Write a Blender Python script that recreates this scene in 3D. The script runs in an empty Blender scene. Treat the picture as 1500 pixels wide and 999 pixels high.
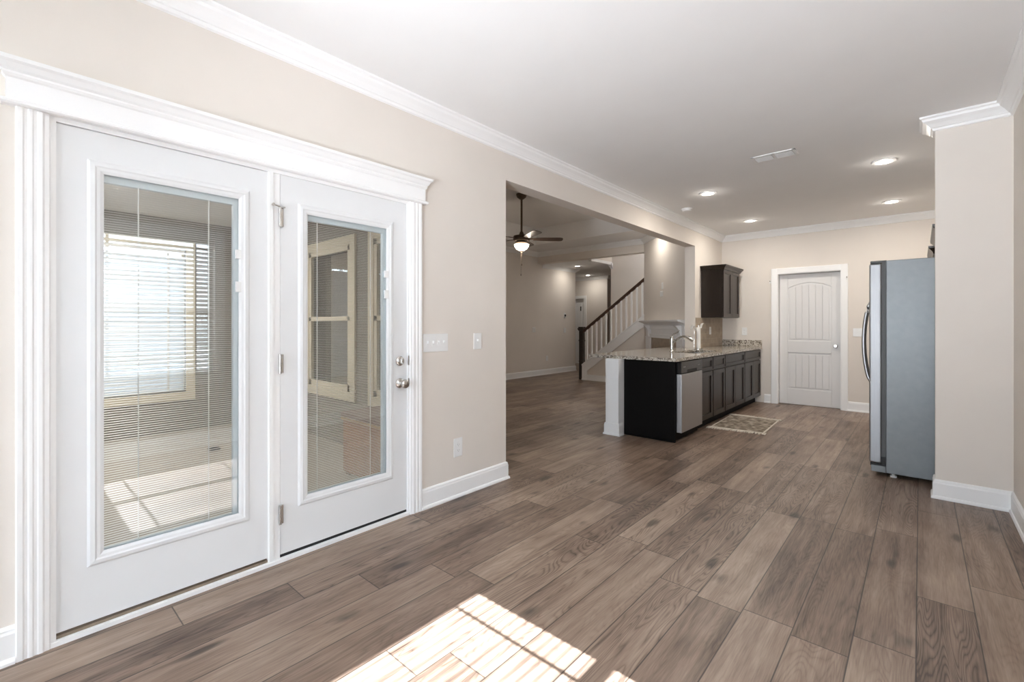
import bpy, bmesh, math, random
from mathutils import Vector, Matrix
random.seed(7)
scene = bpy.context.scene
COL = scene.collection
PI = math.pi

# ------------------------------------------------------------------ camera
cam_data = bpy.data.cameras.new('camera')
cam = bpy.data.objects.new('camera', cam_data); COL.objects.link(cam)
cam.location = (0, 0, 1.233)
cam.rotation_euler = (PI/2, 0, math.radians(41.646))
cam_data.sensor_width = 36; cam_data.lens = 16.128
cam_data.shift_y = -24.3/1500
cam_data.clip_start = 0.02
scene.camera = cam

# ------------------------------------------------------------------ light and exposure
scene.view_settings.view_transform = 'Standard'
scene.view_settings.look = 'None'
scene.view_settings.gamma = 1
scene.view_settings.use_curve_mapping = False
scene.view_settings.exposure = 0.6
scene.cycles.use_denoising = True
scene.cycles.max_bounces = 14
scene.cycles.diffuse_bounces = 7
scene.cycles.glossy_bounces = 6
scene.cycles.transparent_max_bounces = 32
scene.cycles.transmission_bounces = 8
scene.cycles.sample_clamp_indirect = 6
scene.cycles.caustics_reflective = False
scene.cycles.caustics_refractive = False

SKY_STRENGTH = 8.2
SUN_STRENGTH = 30.0
world = bpy.data.worlds.new('world'); scene.world = world
world.use_nodes = True
wn = world.node_tree; wn.nodes.clear()
w_out = wn.nodes.new('ShaderNodeOutputWorld')
w_bg = wn.nodes.new('ShaderNodeBackground')
w_tc = wn.nodes.new('ShaderNodeTexCoord')
w_sep = wn.nodes.new('ShaderNodeSeparateXYZ')
w_ramp = wn.nodes.new('ShaderNodeValToRGB')
w_map = wn.nodes.new('ShaderNodeMapRange')
w_map.inputs[1].default_value = -1; w_map.inputs[2].default_value = 1
w_ramp.color_ramp.elements[0].position = 0.47; w_ramp.color_ramp.elements[0].color = (.36, .38, .40, 1)
w_ramp.color_ramp.elements[1].position = 0.53; w_ramp.color_ramp.elements[1].color = (.83, .93, 1.08, 1)
wn.links.new(w_tc.outputs['Generated'], w_sep.inputs[0])
wn.links.new(w_sep.outputs['Z'], w_map.inputs[0])
wn.links.new(w_map.outputs[0], w_ramp.inputs[0])
wn.links.new(w_ramp.outputs[0], w_bg.inputs['Color'])
w_bg.inputs['Strength'].default_value = SKY_STRENGTH
wn.links.new(w_bg.outputs[0], w_out.inputs[0])

sun_d = bpy.data.lights.new('sun', 'SUN'); sun = bpy.data.objects.new('sun', sun_d); COL.objects.link(sun)
sun_d.energy = SUN_STRENGTH; sun_d.angle = math.radians(0.4); sun_d.color = (.94, .98, 1.08)
sun.location = (6, 1, 7)
sun.rotation_euler = Vector((-1.0, 0.0, -0.99)).to_track_quat('-Z', 'Y').to_euler()

def portal(name, loc, direction, w, hgt):
    d = bpy.data.lights.new(name, 'AREA'); o = bpy.data.objects.new(name, d); COL.objects.link(o)
    d.shape = 'RECTANGLE'; d.size = w; d.size_y = hgt
    d.cycles.is_portal = True
    o.location = loc
    o.rotation_euler = Vector(direction).to_track_quat('-Z', 'Z').to_euler()
    return o
portal('daylight_right_window', (.60, 1.0, 1.38), (-1, 0, 0), 1.0, 1.3)
portal('daylight_added_window', (-1.55, -3.84, 1.32), (0, 1, 0), 1.25, 1.95)
portal('daylight_added_window', (-.2, -3.84, 1.32), (0, 1, 0), 1.05, 1.95)
portal('daylight_sunroom_window', (-6.54, .92, 1.27), (1, 0, 0), 1.1, 1.7)
portal('daylight_sunroom_window', (-6.54, -.95, 1.27), (1, 0, 0), 1.1, 1.7)

# added fill spot behind the camera, brightens the ceiling
fl = bpy.data.lights.new('ceiling_fill', 'SPOT'); flo = bpy.data.objects.new('ceiling_fill', fl); COL.objects.link(flo)
fl.spot_size = math.radians(82); fl.spot_blend = 1.0; fl.shadow_soft_size = .25; fl.energy = 330; fl.color = (.95, 1.0, 1.07)
flo.location = (-.65, -1.3, 1.0)
flo.rotation_euler = Vector((-.05, .87, .47)).to_track_quat('-Z', 'Y').to_euler()

# ------------------------------------------------------------------ materials
def srgb(r, g, b):
    def f(c):
        c /= 255.0
        return c/12.92 if c <= .04045 else ((c+.055)/1.055)**2.4
    return (f(r), f(g), f(b), 1)

def mat(name, col, rough=.5, metal=0.0, var=.04, scale=8.0, bump=0.0, bscale=120.0, spec=.5, coat=0.0, stretch=(1,1,1)):
    m = bpy.data.materials.new(name); m.use_nodes = True
    nt = m.node_tree; b = nt.nodes['Principled BSDF']
    geo = nt.nodes.new('ShaderNodeNewGeometry')
    vm = nt.nodes.new('ShaderNodeVectorMath'); vm.operation = 'MULTIPLY'; vm.inputs[1].default_value = stretch
    nt.links.new(geo.outputs['Position'], vm.inputs[0])
    n = nt.nodes.new('ShaderNodeTexNoise'); n.inputs['Scale'].default_value = scale; n.inputs['Detail'].default_value = 3
    nt.links.new(vm.outputs[0], n.inputs['Vector'])
    r = nt.nodes.new('ShaderNodeValToRGB')
    c = col
    r.color_ramp.elements[0].position = .3; r.color_ramp.elements[1].position = .7
    r.color_ramp.elements[0].color = (c[0]*(1-var), c[1]*(1-var), c[2]*(1-var), 1)
    r.color_ramp.elements[1].color = (min(1, c[0]*(1+var)), min(1, c[1]*(1+var)), min(1, c[2]*(1+var)), 1)
    nt.links.new(n.outputs['Fac'], r.inputs[0]); nt.links.new(r.outputs[0], b.inputs['Base Color'])
    b.inputs['Roughness'].default_value = rough; b.inputs['Metallic'].default_value = metal
    b.inputs['Specular IOR Level'].default_value = spec; b.inputs['Coat Weight'].default_value = coat
    b.inputs['Coat Roughness'].default_value = .12
    if bump > 0:
        n2 = nt.nodes.new('ShaderNodeTexNoise'); n2.inputs['Scale'].default_value = bscale; n2.inputs['Detail'].default_value = 2
        nt.links.new(vm.outputs[0], n2.inputs['Vector'])
        bp = nt.nodes.new('ShaderNodeBump'); bp.inputs['Strength'].default_value = bump; bp.inputs['Distance'].default_value = .002
        nt.links.new(n2.outputs['Fac'], bp.inputs['Height']); nt.links.new(bp.outputs[0], b.inputs['Normal'])
    return m

def emis(name, col, strength):
    m = bpy.data.materials.new(name); m.use_nodes = True
    nt = m.node_tree; nt.nodes.clear()
    o = nt.nodes.new('ShaderNodeOutputMaterial'); e = nt.nodes.new('ShaderNodeEmission')
    e.inputs['Color'].default_value = col; e.inputs['Strength'].default_value = strength
    nt.links.new(e.outputs[0], o.inputs[0])
    return m

def glass_mat(name, tint=(.97, .985, .98, 1), rough=0.0, boost=1.0):
    m = bpy.data.materials.new(name); m.use_nodes = True
    nt = m.node_tree; nt.nodes.clear()
    o = nt.nodes.new('ShaderNodeOutputMaterial')
    t = nt.nodes.new('ShaderNodeBsdfTransparent'); t.inputs[0].default_value = tint
    g = nt.nodes.new('ShaderNodeBsdfGlossy'); g.inputs['Roughness'].default_value = rough
    # Schlick reflectance, the same on both faces of a pane
    fr = nt.nodes.new('ShaderNodeLayerWeight'); fr.inputs['Blend'].default_value = .5
    pw = nt.nodes.new('ShaderNodeMath'); pw.operation = 'POWER'; pw.inputs[1].default_value = 5.0
    mu = nt.nodes.new('ShaderNodeMath'); mu.operation = 'MULTIPLY_ADD'; mu.inputs[1].default_value = .96; mu.inputs[2].default_value = .042*boost
    mx = nt.nodes.new('ShaderNodeMixShader')
    nt.links.new(fr.outputs['Facing'], pw.inputs[0]); nt.links.new(pw.outputs[0], mu.inputs[0]); nt.links.new(mu.outputs[0], mx.inputs[0])
    nt.links.new(t.outputs[0], mx.inputs[1]); nt.links.new(g.outputs[0], mx.inputs[2])
    nt.links.new(mx.outputs[0], o.inputs[0])
    return m

def slat_mat(name, col, tr):
    m = bpy.data.materials.new(name); m.use_nodes = True
    nt = m.node_tree; nt.nodes.clear()
    o = nt.nodes.new('ShaderNodeOutputMaterial'); d = nt.nodes.new('ShaderNodeBsdfDiffuse'); t = nt.nodes.new('ShaderNodeBsdfTranslucent')
    d.inputs[0].default_value = col; t.inputs[0].default_value = col
    mx = nt.nodes.new('ShaderNodeMixShader'); mx.inputs[0].default_value = tr
    nt.links.new(d.outputs[0], mx.inputs[1]); nt.links.new(t.outputs[0], mx.inputs[2]); nt.links.new(mx.outputs[0], o.inputs[0])
    return m

def floor_mat():
    m = bpy.data.materials.new('plank_floor'); m.use_nodes = True
    nt = m.node_tree; b = nt.nodes['Principled BSDF']; L = nt.links
    def node(t, **kw):
        n = nt.nodes.new(t)
        for k, v in kw.items(): setattr(n, k, v)
        return n
    def math_(op, a, bb=None):
        n = node('ShaderNodeMath', operation=op)
        for i, v in enumerate((a, bb)):
            if v is None: continue
            if isinstance(v, (int, float)): n.inputs[i].default_value = v
            else: L.new(v, n.inputs[i])
        return n.outputs[0]
    geo = node('ShaderNodeNewGeometry'); sep = node('ShaderNodeSeparateXYZ'); L.new(geo.outputs['Position'], sep.inputs[0])
    PW, PL = .187, 1.28
    xs = math_('DIVIDE', math_('ADD', sep.outputs['X'], 20.02), PW)
    row = math_('FLOOR', xs); fx = math_('FRACT', xs)
    wn1 = node('ShaderNodeTexWhiteNoise', noise_dimensions='1D'); L.new(row, wn1.inputs['W'])
    ys = math_('ADD', math_('DIVIDE', math_('ADD', sep.outputs['Y'], 20), PL), math_('MULTIPLY', wn1.outputs['Value'], 7.3))
    idx = math_('FLOOR', ys); fy = math_('FRACT', ys)
    cid = node('ShaderNodeCombineXYZ'); L.new(row, cid.inputs[0]); L.new(idx, cid.inputs[1])
    wn2 = node('ShaderNodeTexWhiteNoise', noise_dimensions='2D'); L.new(cid.outputs[0], wn2.inputs['Vector'])
    rnd = wn2.outputs['Value']
    # grain coordinates
    gx = math_('ADD', math_('MULTIPLY', sep.outputs['X'], 12.0), math_('MULTIPLY', rnd, 91.0))
    gy = math_('ADD', math_('MULTIPLY', sep.outputs['Y'], 1.25), math_('MULTIPLY', rnd, 37.0))
    gc = node('ShaderNodeCombineXYZ'); L.new(gx, gc.inputs[0]); L.new(gy, gc.inputs[1])
    g1 = node('ShaderNodeTexNoise'); g1.inputs['Scale'].default_value = 1.2; g1.inputs['Detail'].default_value = 5; g1.inputs['Distortion'].default_value = .7
    L.new(gc.outputs[0], g1.inputs['Vector'])
    # cathedral rings : sine of a stretched noise
    g2 = node('ShaderNodeTexNoise'); g2.inputs['Scale'].default_value = .8; g2.inputs['Detail'].default_value = 1.5; g2.inputs['Distortion'].default_value = .4
    L.new(gc.outputs[0], g2.inputs['Vector'])
    rings = math_('ABSOLUTE', math_('SINE', math_('MULTIPLY', g2.outputs['Fac'], 88.0)))
    rings = math_('POWER', rings, .55)
    # fine pores
    fc = node('ShaderNodeCombineXYZ')
    L.new(math_('MULTIPLY', sep.outputs['X'], 190.0), fc.inputs[0]); L.new(math_('ADD', math_('MULTIPLY', sep.outputs['Y'], 9.0), math_('MULTIPLY', rnd, 37.0)), fc.inputs[1])
    g3 = node('ShaderNodeTexNoise'); g3.inputs['Scale'].default_value = 1.0; g3.inputs['Detail'].default_value = 3
    L.new(fc.outputs[0], g3.inputs['Vector'])
    # knots
    kc = node('ShaderNodeCombineXYZ')
    L.new(math_('MULTIPLY', sep.outputs['X'], 2.7), kc.inputs[0]); L.new(math_('MULTIPLY', sep.outputs['Y'], 1.05), kc.inputs[1])
    vor = node('ShaderNodeTexVoronoi', voronoi_dimensions='2D'); vor.inputs['Scale'].default_value = 1.0; L.new(kc.outputs[0], vor.inputs['Vector'])
    knot = node('ShaderNodeMapRange'); knot.inputs[1].default_value = .02; knot.inputs[2].default_value = .085; knot.inputs[3].default_value = .36; knot.inputs[4].default_value = 1
    L.new(math_('ADD', vor.outputs['Distance'], math_('MULTIPLY', math_('SUBTRACT', g1.outputs['Fac'], .5), .22)), knot.inputs[0])
    # wide cloudy patches
    g4 = node('ShaderNodeTexNoise'); g4.inputs['Scale'].default_value = 2.6; g4.inputs['Detail'].default_value = 2
    L.new(geo.outputs['Position'], g4.inputs['Vector'])
    tone = math_('ADD', math_('ADD', math_('MULTIPLY', rnd, .30), .02), math_('MULTIPLY', g1.outputs['Fac'], .55))
    # some planks are plain sawn with strong rings, others nearly ring free
    rs = node('ShaderNodeSeparateColor'); L.new(wn2.outputs['Color'], rs.inputs[0])
    ramp_amt = math_('ADD', math_('MULTIPLY', math_('POWER', rs.outputs[1], 1.6), .34), .06)
    tone = math_('ADD', tone, math_('MULTIPLY', math_('SUBTRACT', rings, .72), ramp_amt))
    # long dark streaks
    sc = node('ShaderNodeCombineXYZ'); L.new(math_('MULTIPLY', sep.outputs['X'], 34.0), sc.inputs[0]); L.new(math_('ADD', math_('MULTIPLY', sep.outputs['Y'], 1.7), math_('MULTIPLY', rnd, 53.0)), sc.inputs[1])
    g5 = node('ShaderNodeTexNoise'); g5.inputs['Scale'].default_value = 1.0; g5.inputs['Detail'].default_value = 3; g5.inputs['Distortion'].default_value = .5
    L.new(sc.outputs[0], g5.inputs['Vector'])
    tone = math_('ADD', tone, math_('MULTIPLY', math_('SUBTRACT', g5.outputs['Fac'], .5), .55))
    tone = math_('ADD', tone, math_('MULTIPLY', math_('SUBTRACT', g3.outputs['Fac'], .5), .46))
    tone = math_('ADD', tone, math_('MULTIPLY', math_('SUBTRACT', g4.outputs['Fac'], .5), .50))
    ramp = node('ShaderNodeValToRGB'); e = ramp.color_ramp.elements
    e[0].position = .10; e[0].color = (.068, .041, .028, 1)
    e[1].position = .88; e[1].color = (.395, .300, .230, 1)
    k = e.new(.45); k.color = (.218, .152, .112, 1)
    L.new(tone, ramp.inputs[0])
    # seams
    ex = math_('MULTIPLY', math_('MINIMUM', fx, math_('SUBTRACT', 1.0, fx)), PW)
    ey = math_('MULTIPLY', math_('MINIMUM', fy, math_('SUBTRACT', 1.0, fy)), PL)
    edge = math_('MINIMUM', ex, ey)
    seam = node('ShaderNodeMapRange'); seam.inputs[1].default_value = .0008; seam.inputs[2].default_value = .0034; seam.inputs[3].default_value = .18; seam.inputs[4].default_value = 1
    L.new(edge, seam.inputs[0])
    mul = node('ShaderNodeVectorMath', operation='SCALE'); L.new(ramp.outputs[0], mul.inputs[0])
    L.new(math_('MULTIPLY', seam.outputs[0], knot.outputs[0]), mul.inputs['Scale'])
    L.new(mul.outputs[0], b.inputs['Base Color'])
    rr = node('ShaderNodeMapRange'); rr.inputs[3].default_value = .44; rr.inputs[4].default_value = .32
    L.new(g1.outputs['Fac'], rr.inputs[0]); L.new(rr.outputs[0], b.inputs['Roughness'])
    b.inputs['Specular IOR Level'].default_value = .5
    bp = node('ShaderNodeBump'); bp.inputs['Strength'].default_value = .16; bp.inputs['Distance'].default_value = .0015
    L.new(math_('ADD', seam.outputs[0], math_('MULTIPLY', g3.outputs['Fac'], .5)), bp.inputs['Height'])
    L.new(bp.outputs[0], b.inputs['Normal'])
    return m

def granite_mat():
    m = bpy.data.materials.new('granite'); m.use_nodes = True
    nt = m.node_tree; b = nt.nodes['Principled BSDF']; L = nt.links
    geo = nt.nodes.new('ShaderNodeNewGeometry')
    v = nt.nodes.new('ShaderNodeTexVoronoi'); v.inputs['Scale'].default_value = 95
    n = nt.nodes.new('ShaderNodeTexNoise'); n.inputs['Scale'].default_value = 30; n.inputs['Detail'].default_value = 4
    L.new(geo.outputs['Position'], v.inputs['Vector']); L.new(geo.outputs['Position'], n.inputs['Vector'])
    s = nt.nodes.new('ShaderNodeSeparateColor'); L.new(v.outputs['Color'], s.inputs[0])
    a = nt.nodes.new('ShaderNodeMath'); a.operation = 'MULTIPLY_ADD'; a.inputs[1].default_value = .6
    L.new(s.outputs[0], a.inputs[0]); L.new(n.outputs['Fac'], a.inputs[2])
    r = nt.nodes.new('ShaderNodeValToRGB'); e = r.color_ramp.elements
    e[0].position = .40; e[0].color = (.045, .038, .032, 1)
    e[1].position = 1.0; e[1].color = (.62, .58, .51, 1)
    for p, c in ((.58, (.20, .165, .13, 1)), (.72, (.36, .315, .26, 1)), (.86, (.50, .455, .39, 1))):
        k = e.new(p); k.color = c
    L.new(a.outputs[0], r.inputs[0]); L.new(r.outputs[0], b.inputs['Base Color'])
    b.inputs['Roughness'].default_value = .12
    return m

def tile_mat():
    m = bpy.data.materials.new('travertine_tile'); m.use_nodes = True
    nt = m.node_tree; b = nt.nodes['Principled BSDF']; L = nt.links
    geo = nt.nodes.new('ShaderNodeNewGeometry'); sp = nt.nodes.new('ShaderNodeSeparateXYZ'); cb = nt.nodes.new('ShaderNodeCombineXYZ')
    L.new(geo.outputs['Position'], sp.inputs[0]); L.new(sp.outputs['Y'], cb.inputs[0]); L.new(sp.outputs['Z'], cb.inputs[1])
    br = nt.nodes.new('ShaderNodeTexBrick'); br.inputs['Scale'].default_value = 1
    br.inputs['Brick Width'].default_value = .155; br.inputs['Row Height'].default_value = .078; br.inputs['Mortar Size'].default_value = .0022
    br.inputs['Color1'].default_value = (.40, .32, .235, 1); br.inputs['Color2'].default_value = (.31, .245, .175, 1); br.inputs['Mortar'].default_value = (.42, .36, .28, 1)
    L.new(cb.outputs[0], br.inputs['Vector'])
    n = nt.nodes.new('ShaderNodeTexNoise'); n.inputs['Scale'].default_value = 14; n.inputs['Detail'].default_value = 4
    L.new(geo.outputs['Position'], n.inputs['Vector'])
    mx = nt.nodes.new('ShaderNodeMix'); mx.data_type = 'RGBA'; mx.inputs[0].default_value = .35; mx.blend_type = 'OVERLAY'
    L.new(br.outputs['Color'], mx.inputs[6]); L.new(n.outputs['Fac'], mx.inputs[7])
    L.new(mx.outputs[2], b.inputs['Base Color']); b.inputs['Roughness'].default_value = .4
    return m

def rug_mat():
    m = bpy.data.materials.new('rug_weave'); m.use_nodes = True
    nt = m.node_tree; b = nt.nodes['Principled BSDF']; L = nt.links
    geo = nt.nodes.new('ShaderNodeNewGeometry')
    v = nt.nodes.new('ShaderNodeTexVoronoi'); v.inputs['Scale'].default_value = 12
    n = nt.nodes.new('ShaderNodeTexNoise'); n.inputs['Scale'].default_value = 22; n.inputs['Detail'].default_value = 4
    L.new(geo.outputs['Position'], v.inputs['Vector']); L.new(geo.outputs['Position'], n.inputs['Vector'])
    a = nt.nodes.new('ShaderNodeMath'); a.operation = 'MULTIPLY_ADD'; a.inputs[1].default_value = .5
    L.new(v.outputs['Distance'], a.inputs[0]); L.new(n.outputs['Fac'], a.inputs[2])
    r = nt.nodes.new('ShaderNodeValToRGB'); e = r.color_ramp.elements
    e[0].position = .5; e[0].color = (.10, .078, .055, 1); e[1].position = .95; e[1].color = (.36, .31, .25, 1)
    k = e.new(.68); k.color = (.17, .135, .10, 1)
    L.new(a.outputs[0], r.inputs[0]); L.new(r.outputs[0], b.inputs['Base Color']); b.inputs['Roughness'].default_value = .95
    return m

M = {}
M['wall'] = mat('wall_paint', (.755, .70, .64, 1), .75, var=.015, scale=3, bump=.05, bscale=260)
M['ceiling'] = mat('ceiling_paint', (.87, .865, .86, 1), .85, var=.01, scale=3, bump=.05, bscale=260)
M['trim'] = mat('white_trim', (.90, .90, .895, 1), .38, var=.01, scale=4)
M['door'] = mat('white_door', (.80, .81, .815, 1), .34, var=.008, scale=5)
M['door_shaded'] = mat('pantry_door_shaded_white', (.74, .73, .72, 1), .4, var=.008, scale=5)  # off-white paint with the shade of the door recess put into the colour
M['lite'] = mat('pale_blue_white_plastic', (.74, .80, .85, 1), .4, var=.01)
M['slat'] = mat('blind_white', (.80, .79, .76, 1), .45, var=.01)
M['slat_wide'] = slat_mat('wide_blind_slat', (.50, .49, .48, 1), .015)
M['slat_far'] = slat_mat('sunroom_blind_slat', (.62, .65, .68, 1), .010)
M['bronze'] = mat('brown_sill', (.24, .185, .135, 1), .45, var=.1, scale=20)
M['black'] = mat('black_rubber', (.012, .012, .012, 1), .6)
M['nickel'] = mat('satin_nickel', (.62, .60, .57, 1), .24, 1.0, var=.03, scale=30)
M['chrome'] = mat('brushed_faucet', (.66, .65, .63, 1), .16, 1.0, var=.02, scale=30)
M['steel'] = mat('stainless', (.46, .46, .47, 1), .42, 1.0, var=.05, scale=5, stretch=(40, 40, 1))
M['fridge_steel'] = mat('fridge_stainless', (.34, .34, .345, 1), .5, 1.0, var=.05, scale=5, stretch=(40, 40, 1))
M['fridge_side'] = mat('fridge_grey', (.225, .242, .252, 1), .42, 0.2, var=.04, scale=20, bump=.12, bscale=420)
M['gasket'] = mat('grey_gasket', (.10, .105, .105, 1), .6)
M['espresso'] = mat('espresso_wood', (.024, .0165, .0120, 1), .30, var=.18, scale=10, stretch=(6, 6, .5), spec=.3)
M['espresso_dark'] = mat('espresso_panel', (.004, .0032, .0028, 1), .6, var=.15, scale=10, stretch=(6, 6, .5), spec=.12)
M['panel_black'] = mat('control_panel_black', (.014, .013, .013, 1), .22)
M['granite'] = granite_mat()
M['tile'] = tile_mat()
M['plate'] = mat('white_plastic', (.84, .84, .83, 1), .35, var=.005)
M['plate_dim'] = mat('slot_grey', (.35, .34, .33, 1), .5)
M['floor'] = floor_mat()
M['sunfloor'] = mat('porch_carpet', (.40, .35, .30, 1), .95, var=.08, scale=14, bump=.3, bscale=300)
M['sunwall'] = mat('porch_siding', (.25, .237, .217, 1), .7, var=.03, scale=4)
M['cream'] = mat('cream_window_trim', (.74, .68, .555, 1), .5, var=.02)
M['chest'] = mat('chest_wood', (.40, .175, .075, 1), .5, var=.18, scale=7, stretch=(3, 3, 1))
M['chest_edge'] = mat('chest_edge', (.52, .31, .13, 1), .5, var=.15, scale=7)
M['chest_top'] = mat('chest_top', (.20, .105, .07, 1), .45, var=.15, scale=9)
M['fan_metal'] = mat('aged_bronze', (.12, .085, .06, 1), .38, .6, var=.1, scale=30)
M['fan_wood'] = mat('fan_blade_wood', (.045, .026, .018, 1), .3, var=.2, scale=12, coat=.2)
M['newel'] = mat('dark_stair_wood', (.018, .010, .007, 1), .33, var=.15, scale=15, coat=.2)
M['rail'] = mat('handrail_wood', (.065, .032, .020, 1), .33, var=.15, scale=15, coat=.2)
M['rug'] = rug_mat()
M['fringe'] = mat('fringe_cotton', (.58, .53, .46, 1), .95, var=.1, scale=60)
M['paper'] = mat('paper', (.88, .86, .82, 1), .9, var=.02, scale=30)
M['dark_glass'] = mat('firebox_dark', (.02, .018, .016, 1), .3)
M['stone'] = mat('surround_stone', (.36, .28, .20, 1), .35, var=.15, scale=14)
M['bounce_ground'] = mat('pale_bounce_ground', (.80, .80, .79, 1), .95, var=.3, scale=3)  # unseen ground made pale to throw light up onto the ceiling
M['glass'] = glass_mat('window_glass')
M['door_glass'] = glass_mat('door_glass', boost=2.1)
M['lamp'] = emis('lamp_lens', (1.0, .95, .88, 1), 14)
M['bowl'] = emis('fan_bowl_glass', (1.0, .90, .76, 1), 7)

# ------------------------------------------------------------------ mesh helpers
class MB:
    def __init__(self): self.bm = bmesh.new()
    def face(self, pts):
        try: self.bm.faces.new([self.bm.verts.new(p) for p in pts])
        except ValueError: pass
        return self
    def box(self, x0, x1, y0, y1, z0, z1):
        v = [self.bm.verts.new(p) for p in ((x0,y0,z0),(x1,y0,z0),(x1,y1,z0),(x0,y1,z0),(x0,y0,z1),(x1,y0,z1),(x1,y1,z1),(x0,y1,z1))]
        for f in ((0,3,2,1),(4,5,6,7),(0,1,5,4),(1,2,6,5),(2,3,7,6),(3,0,4,7)): self.bm.faces.new([v[i] for i in f])
        return self
    def prism(self, poly, axis, a0, a1):
        """poly: 2D points in the plane normal to axis ('x': (y,z), 'y': (x,z), 'z': (x,y))"""
        def p3(p, a): return {'x': (a, p[0], p[1]), 'y': (p[0], a, p[1]), 'z': (p[0], p[1], a)}[axis]
        n = len(poly)
        A = [self.bm.verts.new(p3(p, a0)) for p in poly]; B = [self.bm.verts.new(p3(p, a1)) for p in poly]
        self.bm.faces.new(A[::-1]); self.bm.faces.new(B)
        for i in range(n): self.bm.faces.new([A[i], A[(i+1) % n], B[(i+1) % n], B[i]])
        return self
    def lathe(self, prof, center=(0,0,0), axis='z', n=24):
        c = Vector(center)
        def p3(r, z, a):
            u, w = r*math.cos(a), r*math.sin(a)
            return c + {'z': Vector((u, w, z)), 'x': Vector((z, u, w)), 'y': Vector((w, z, u))}[axis]
        rings = []
        for r, z in prof:
            if r < 1e-6: rings.append([self.bm.verts.new(p3(0, z, 0))])
            else: rings.append([self.bm.verts.new(p3(r, z, 2*PI*i/n)) for i in range(n)])
        for A, B in zip(rings, rings[1:]):
            for i in range(n):
                j = (i+1) % n
                if len(A) == 1 and len(B) == 1: continue
                if len(A) == 1: self.bm.faces.new([A[0], B[j], B[i]])
                elif len(B) == 1: self.bm.faces.new([A[i], A[j], B[0]])
                else: self.bm.faces.new([A[i], A[j], B[j], B[i]])
        for R, rev in ((rings[0], True), (rings[-1], False)):
            if len(R) > 1: self.bm.faces.new(R[::-1] if rev else R)
        return self
    def tube(self, pts, r, n=10, ry=None):
        pts = [Vector(p) for p in pts]; rings = []
        rs = r if isinstance(r, (list, tuple)) else [r]*len(pts)
        up = Vector((0, 0, 1))
        for i, p in enumerate(pts):
            t = (pts[min(i+1, len(pts)-1)] - pts[max(i-1, 0)]).normalized()
            ref = up if abs(t.dot(up)) < .95 else Vector((1, 0, 0))
            a = t.cross(ref).normalized(); b = a.cross(t)
            rings.append([self.bm.verts.new(p + a*rs[i]*math.cos(2*PI*k/n) + b*(rs[i] if ry is None else ry)*math.sin(2*PI*k/n)) for k in range(n)])
        for A, B in zip(rings, rings[1:]):
            for k in range(n): self.bm.faces.new([A[k], A[(k+1) % n], B[(k+1) % n], B[k]])
        self.bm.faces.new(rings[0][::-1]); self.bm.faces.new(rings[-1])
        return self
    def sweep(self, path, prof):
        """path: plan points; prof: closed (offset to the right of travel, z)"""
        P = [Vector(p) for p in path]; n = len(P); rings = []
        def nrm(a, b):
            d = (b-a).normalized(); return Vector((d.y, -d.x))
        for i in range(n):
            if i == 0: mvec = nrm(P[0], P[1])
            elif i == n-1: mvec = nrm(P[-2], P[-1])
            else:
                n1, n2 = nrm(P[i-1], P[i]), nrm(P[i], P[i+1]); mvec = (n1+n2)/(1+n1.dot(n2))
            rings.append([self.bm.verts.new((P[i].x+mvec.x*d, P[i].y+mvec.y*d, z)) for d, z in prof])
        k = len(prof)
        for A, B in zip(rings, rings[1:]):
            for j in range(k): self.bm.faces.new([A[j], A[(j+1) % k], B[(j+1) % k], B[j]])
        self.bm.faces.new(rings[0][::-1]); self.bm.faces.new(rings[-1])
        return self
    def transform(self, mtx):
        bmesh.ops.transform(self.bm, matrix=mtx, verts=self.bm.verts); return self

ORG = {}
def obj(name, mb, m, parent=None, org=None, bevel=0.0, smooth=False, seg=2):
    """link a mesh; world coordinates are made local to its parent's (or its own) origin"""
    bm = mb.bm
    o0 = Vector(org) if org is not None else (ORG[parent.name] if parent is not None else Vector((0, 0, 0)))
    bmesh.ops.recalc_face_normals(bm, faces=bm.faces)
    if o0.length > 0: bmesh.ops.translate(bm, vec=-o0, verts=bm.verts)
    if smooth:
        for f in bm.faces: f.smooth = True
    me = bpy.data.meshes.new(name); bm.to_mesh(me); bm.free()
    me.materials.append(m)
    if smooth and hasattr(me, 'set_sharp_from_angle'): me.set_sharp_from_angle(angle=math.radians(38))
    o = bpy.data.objects.new(name, me); COL.objects.link(o)
    ORG[o.name] = o0
    if parent is not None: o.parent = parent
    elif org is not None: o.location = o0
    if bevel > 0:
        b = o.modifiers.new('edge', 'BEVEL'); b.width = bevel; b.segments = seg; b.limit_method = 'ANGLE'; b.angle_limit = math.radians(40)
    return o
def tag(o, label, cat, group=None, kind=None):
    o['label'] = label; o['category'] = cat
    if group: o['group'] = group
    if kind: o['kind'] = kind
    return o
def thing(name, label, cat, loc, group=None, kind=None):
    o = bpy.data.objects.new(name, None); COL.objects.link(o)
    o.empty_display_size = .1; o.location = loc; ORG[o.name] = Vector(loc)
    return tag(o, label, cat, group, kind)
def struct(name, mb, m, label=None, cat=None, bevel=0.0, smooth=False):
    o = obj(name, mb, m, bevel=bevel, smooth=smooth); o['kind'] = 'structure'
    o['label'] = label or name.replace('_', ' '); o['category'] = cat or name.split('_')[0]
    return o
def dup(root, loc, label=None, rz=None):
    r = root.copy(); COL.objects.link(r); r.location = loc
    if rz is not None: r.rotation_euler = (0, 0, rz)
    if label: r['label'] = label
    ORG[r.name] = Vector(loc)
    for ch in list(root.children):
        c = ch.copy(); COL.objects.link(c); c.parent = r
        for g in list(ch.children):
            d = g.copy(); COL.objects.link(d); d.parent = c
    return r

# ------------------------------------------------------------------ setting: shell
H = 2.70          # dining / kitchen / hall ceiling
LH = 2.95         # living room ceiling
TH = 3.30         # living room tray
XL, XR, YB, YR = -2.48, .46, 8.08, -3.7

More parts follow.
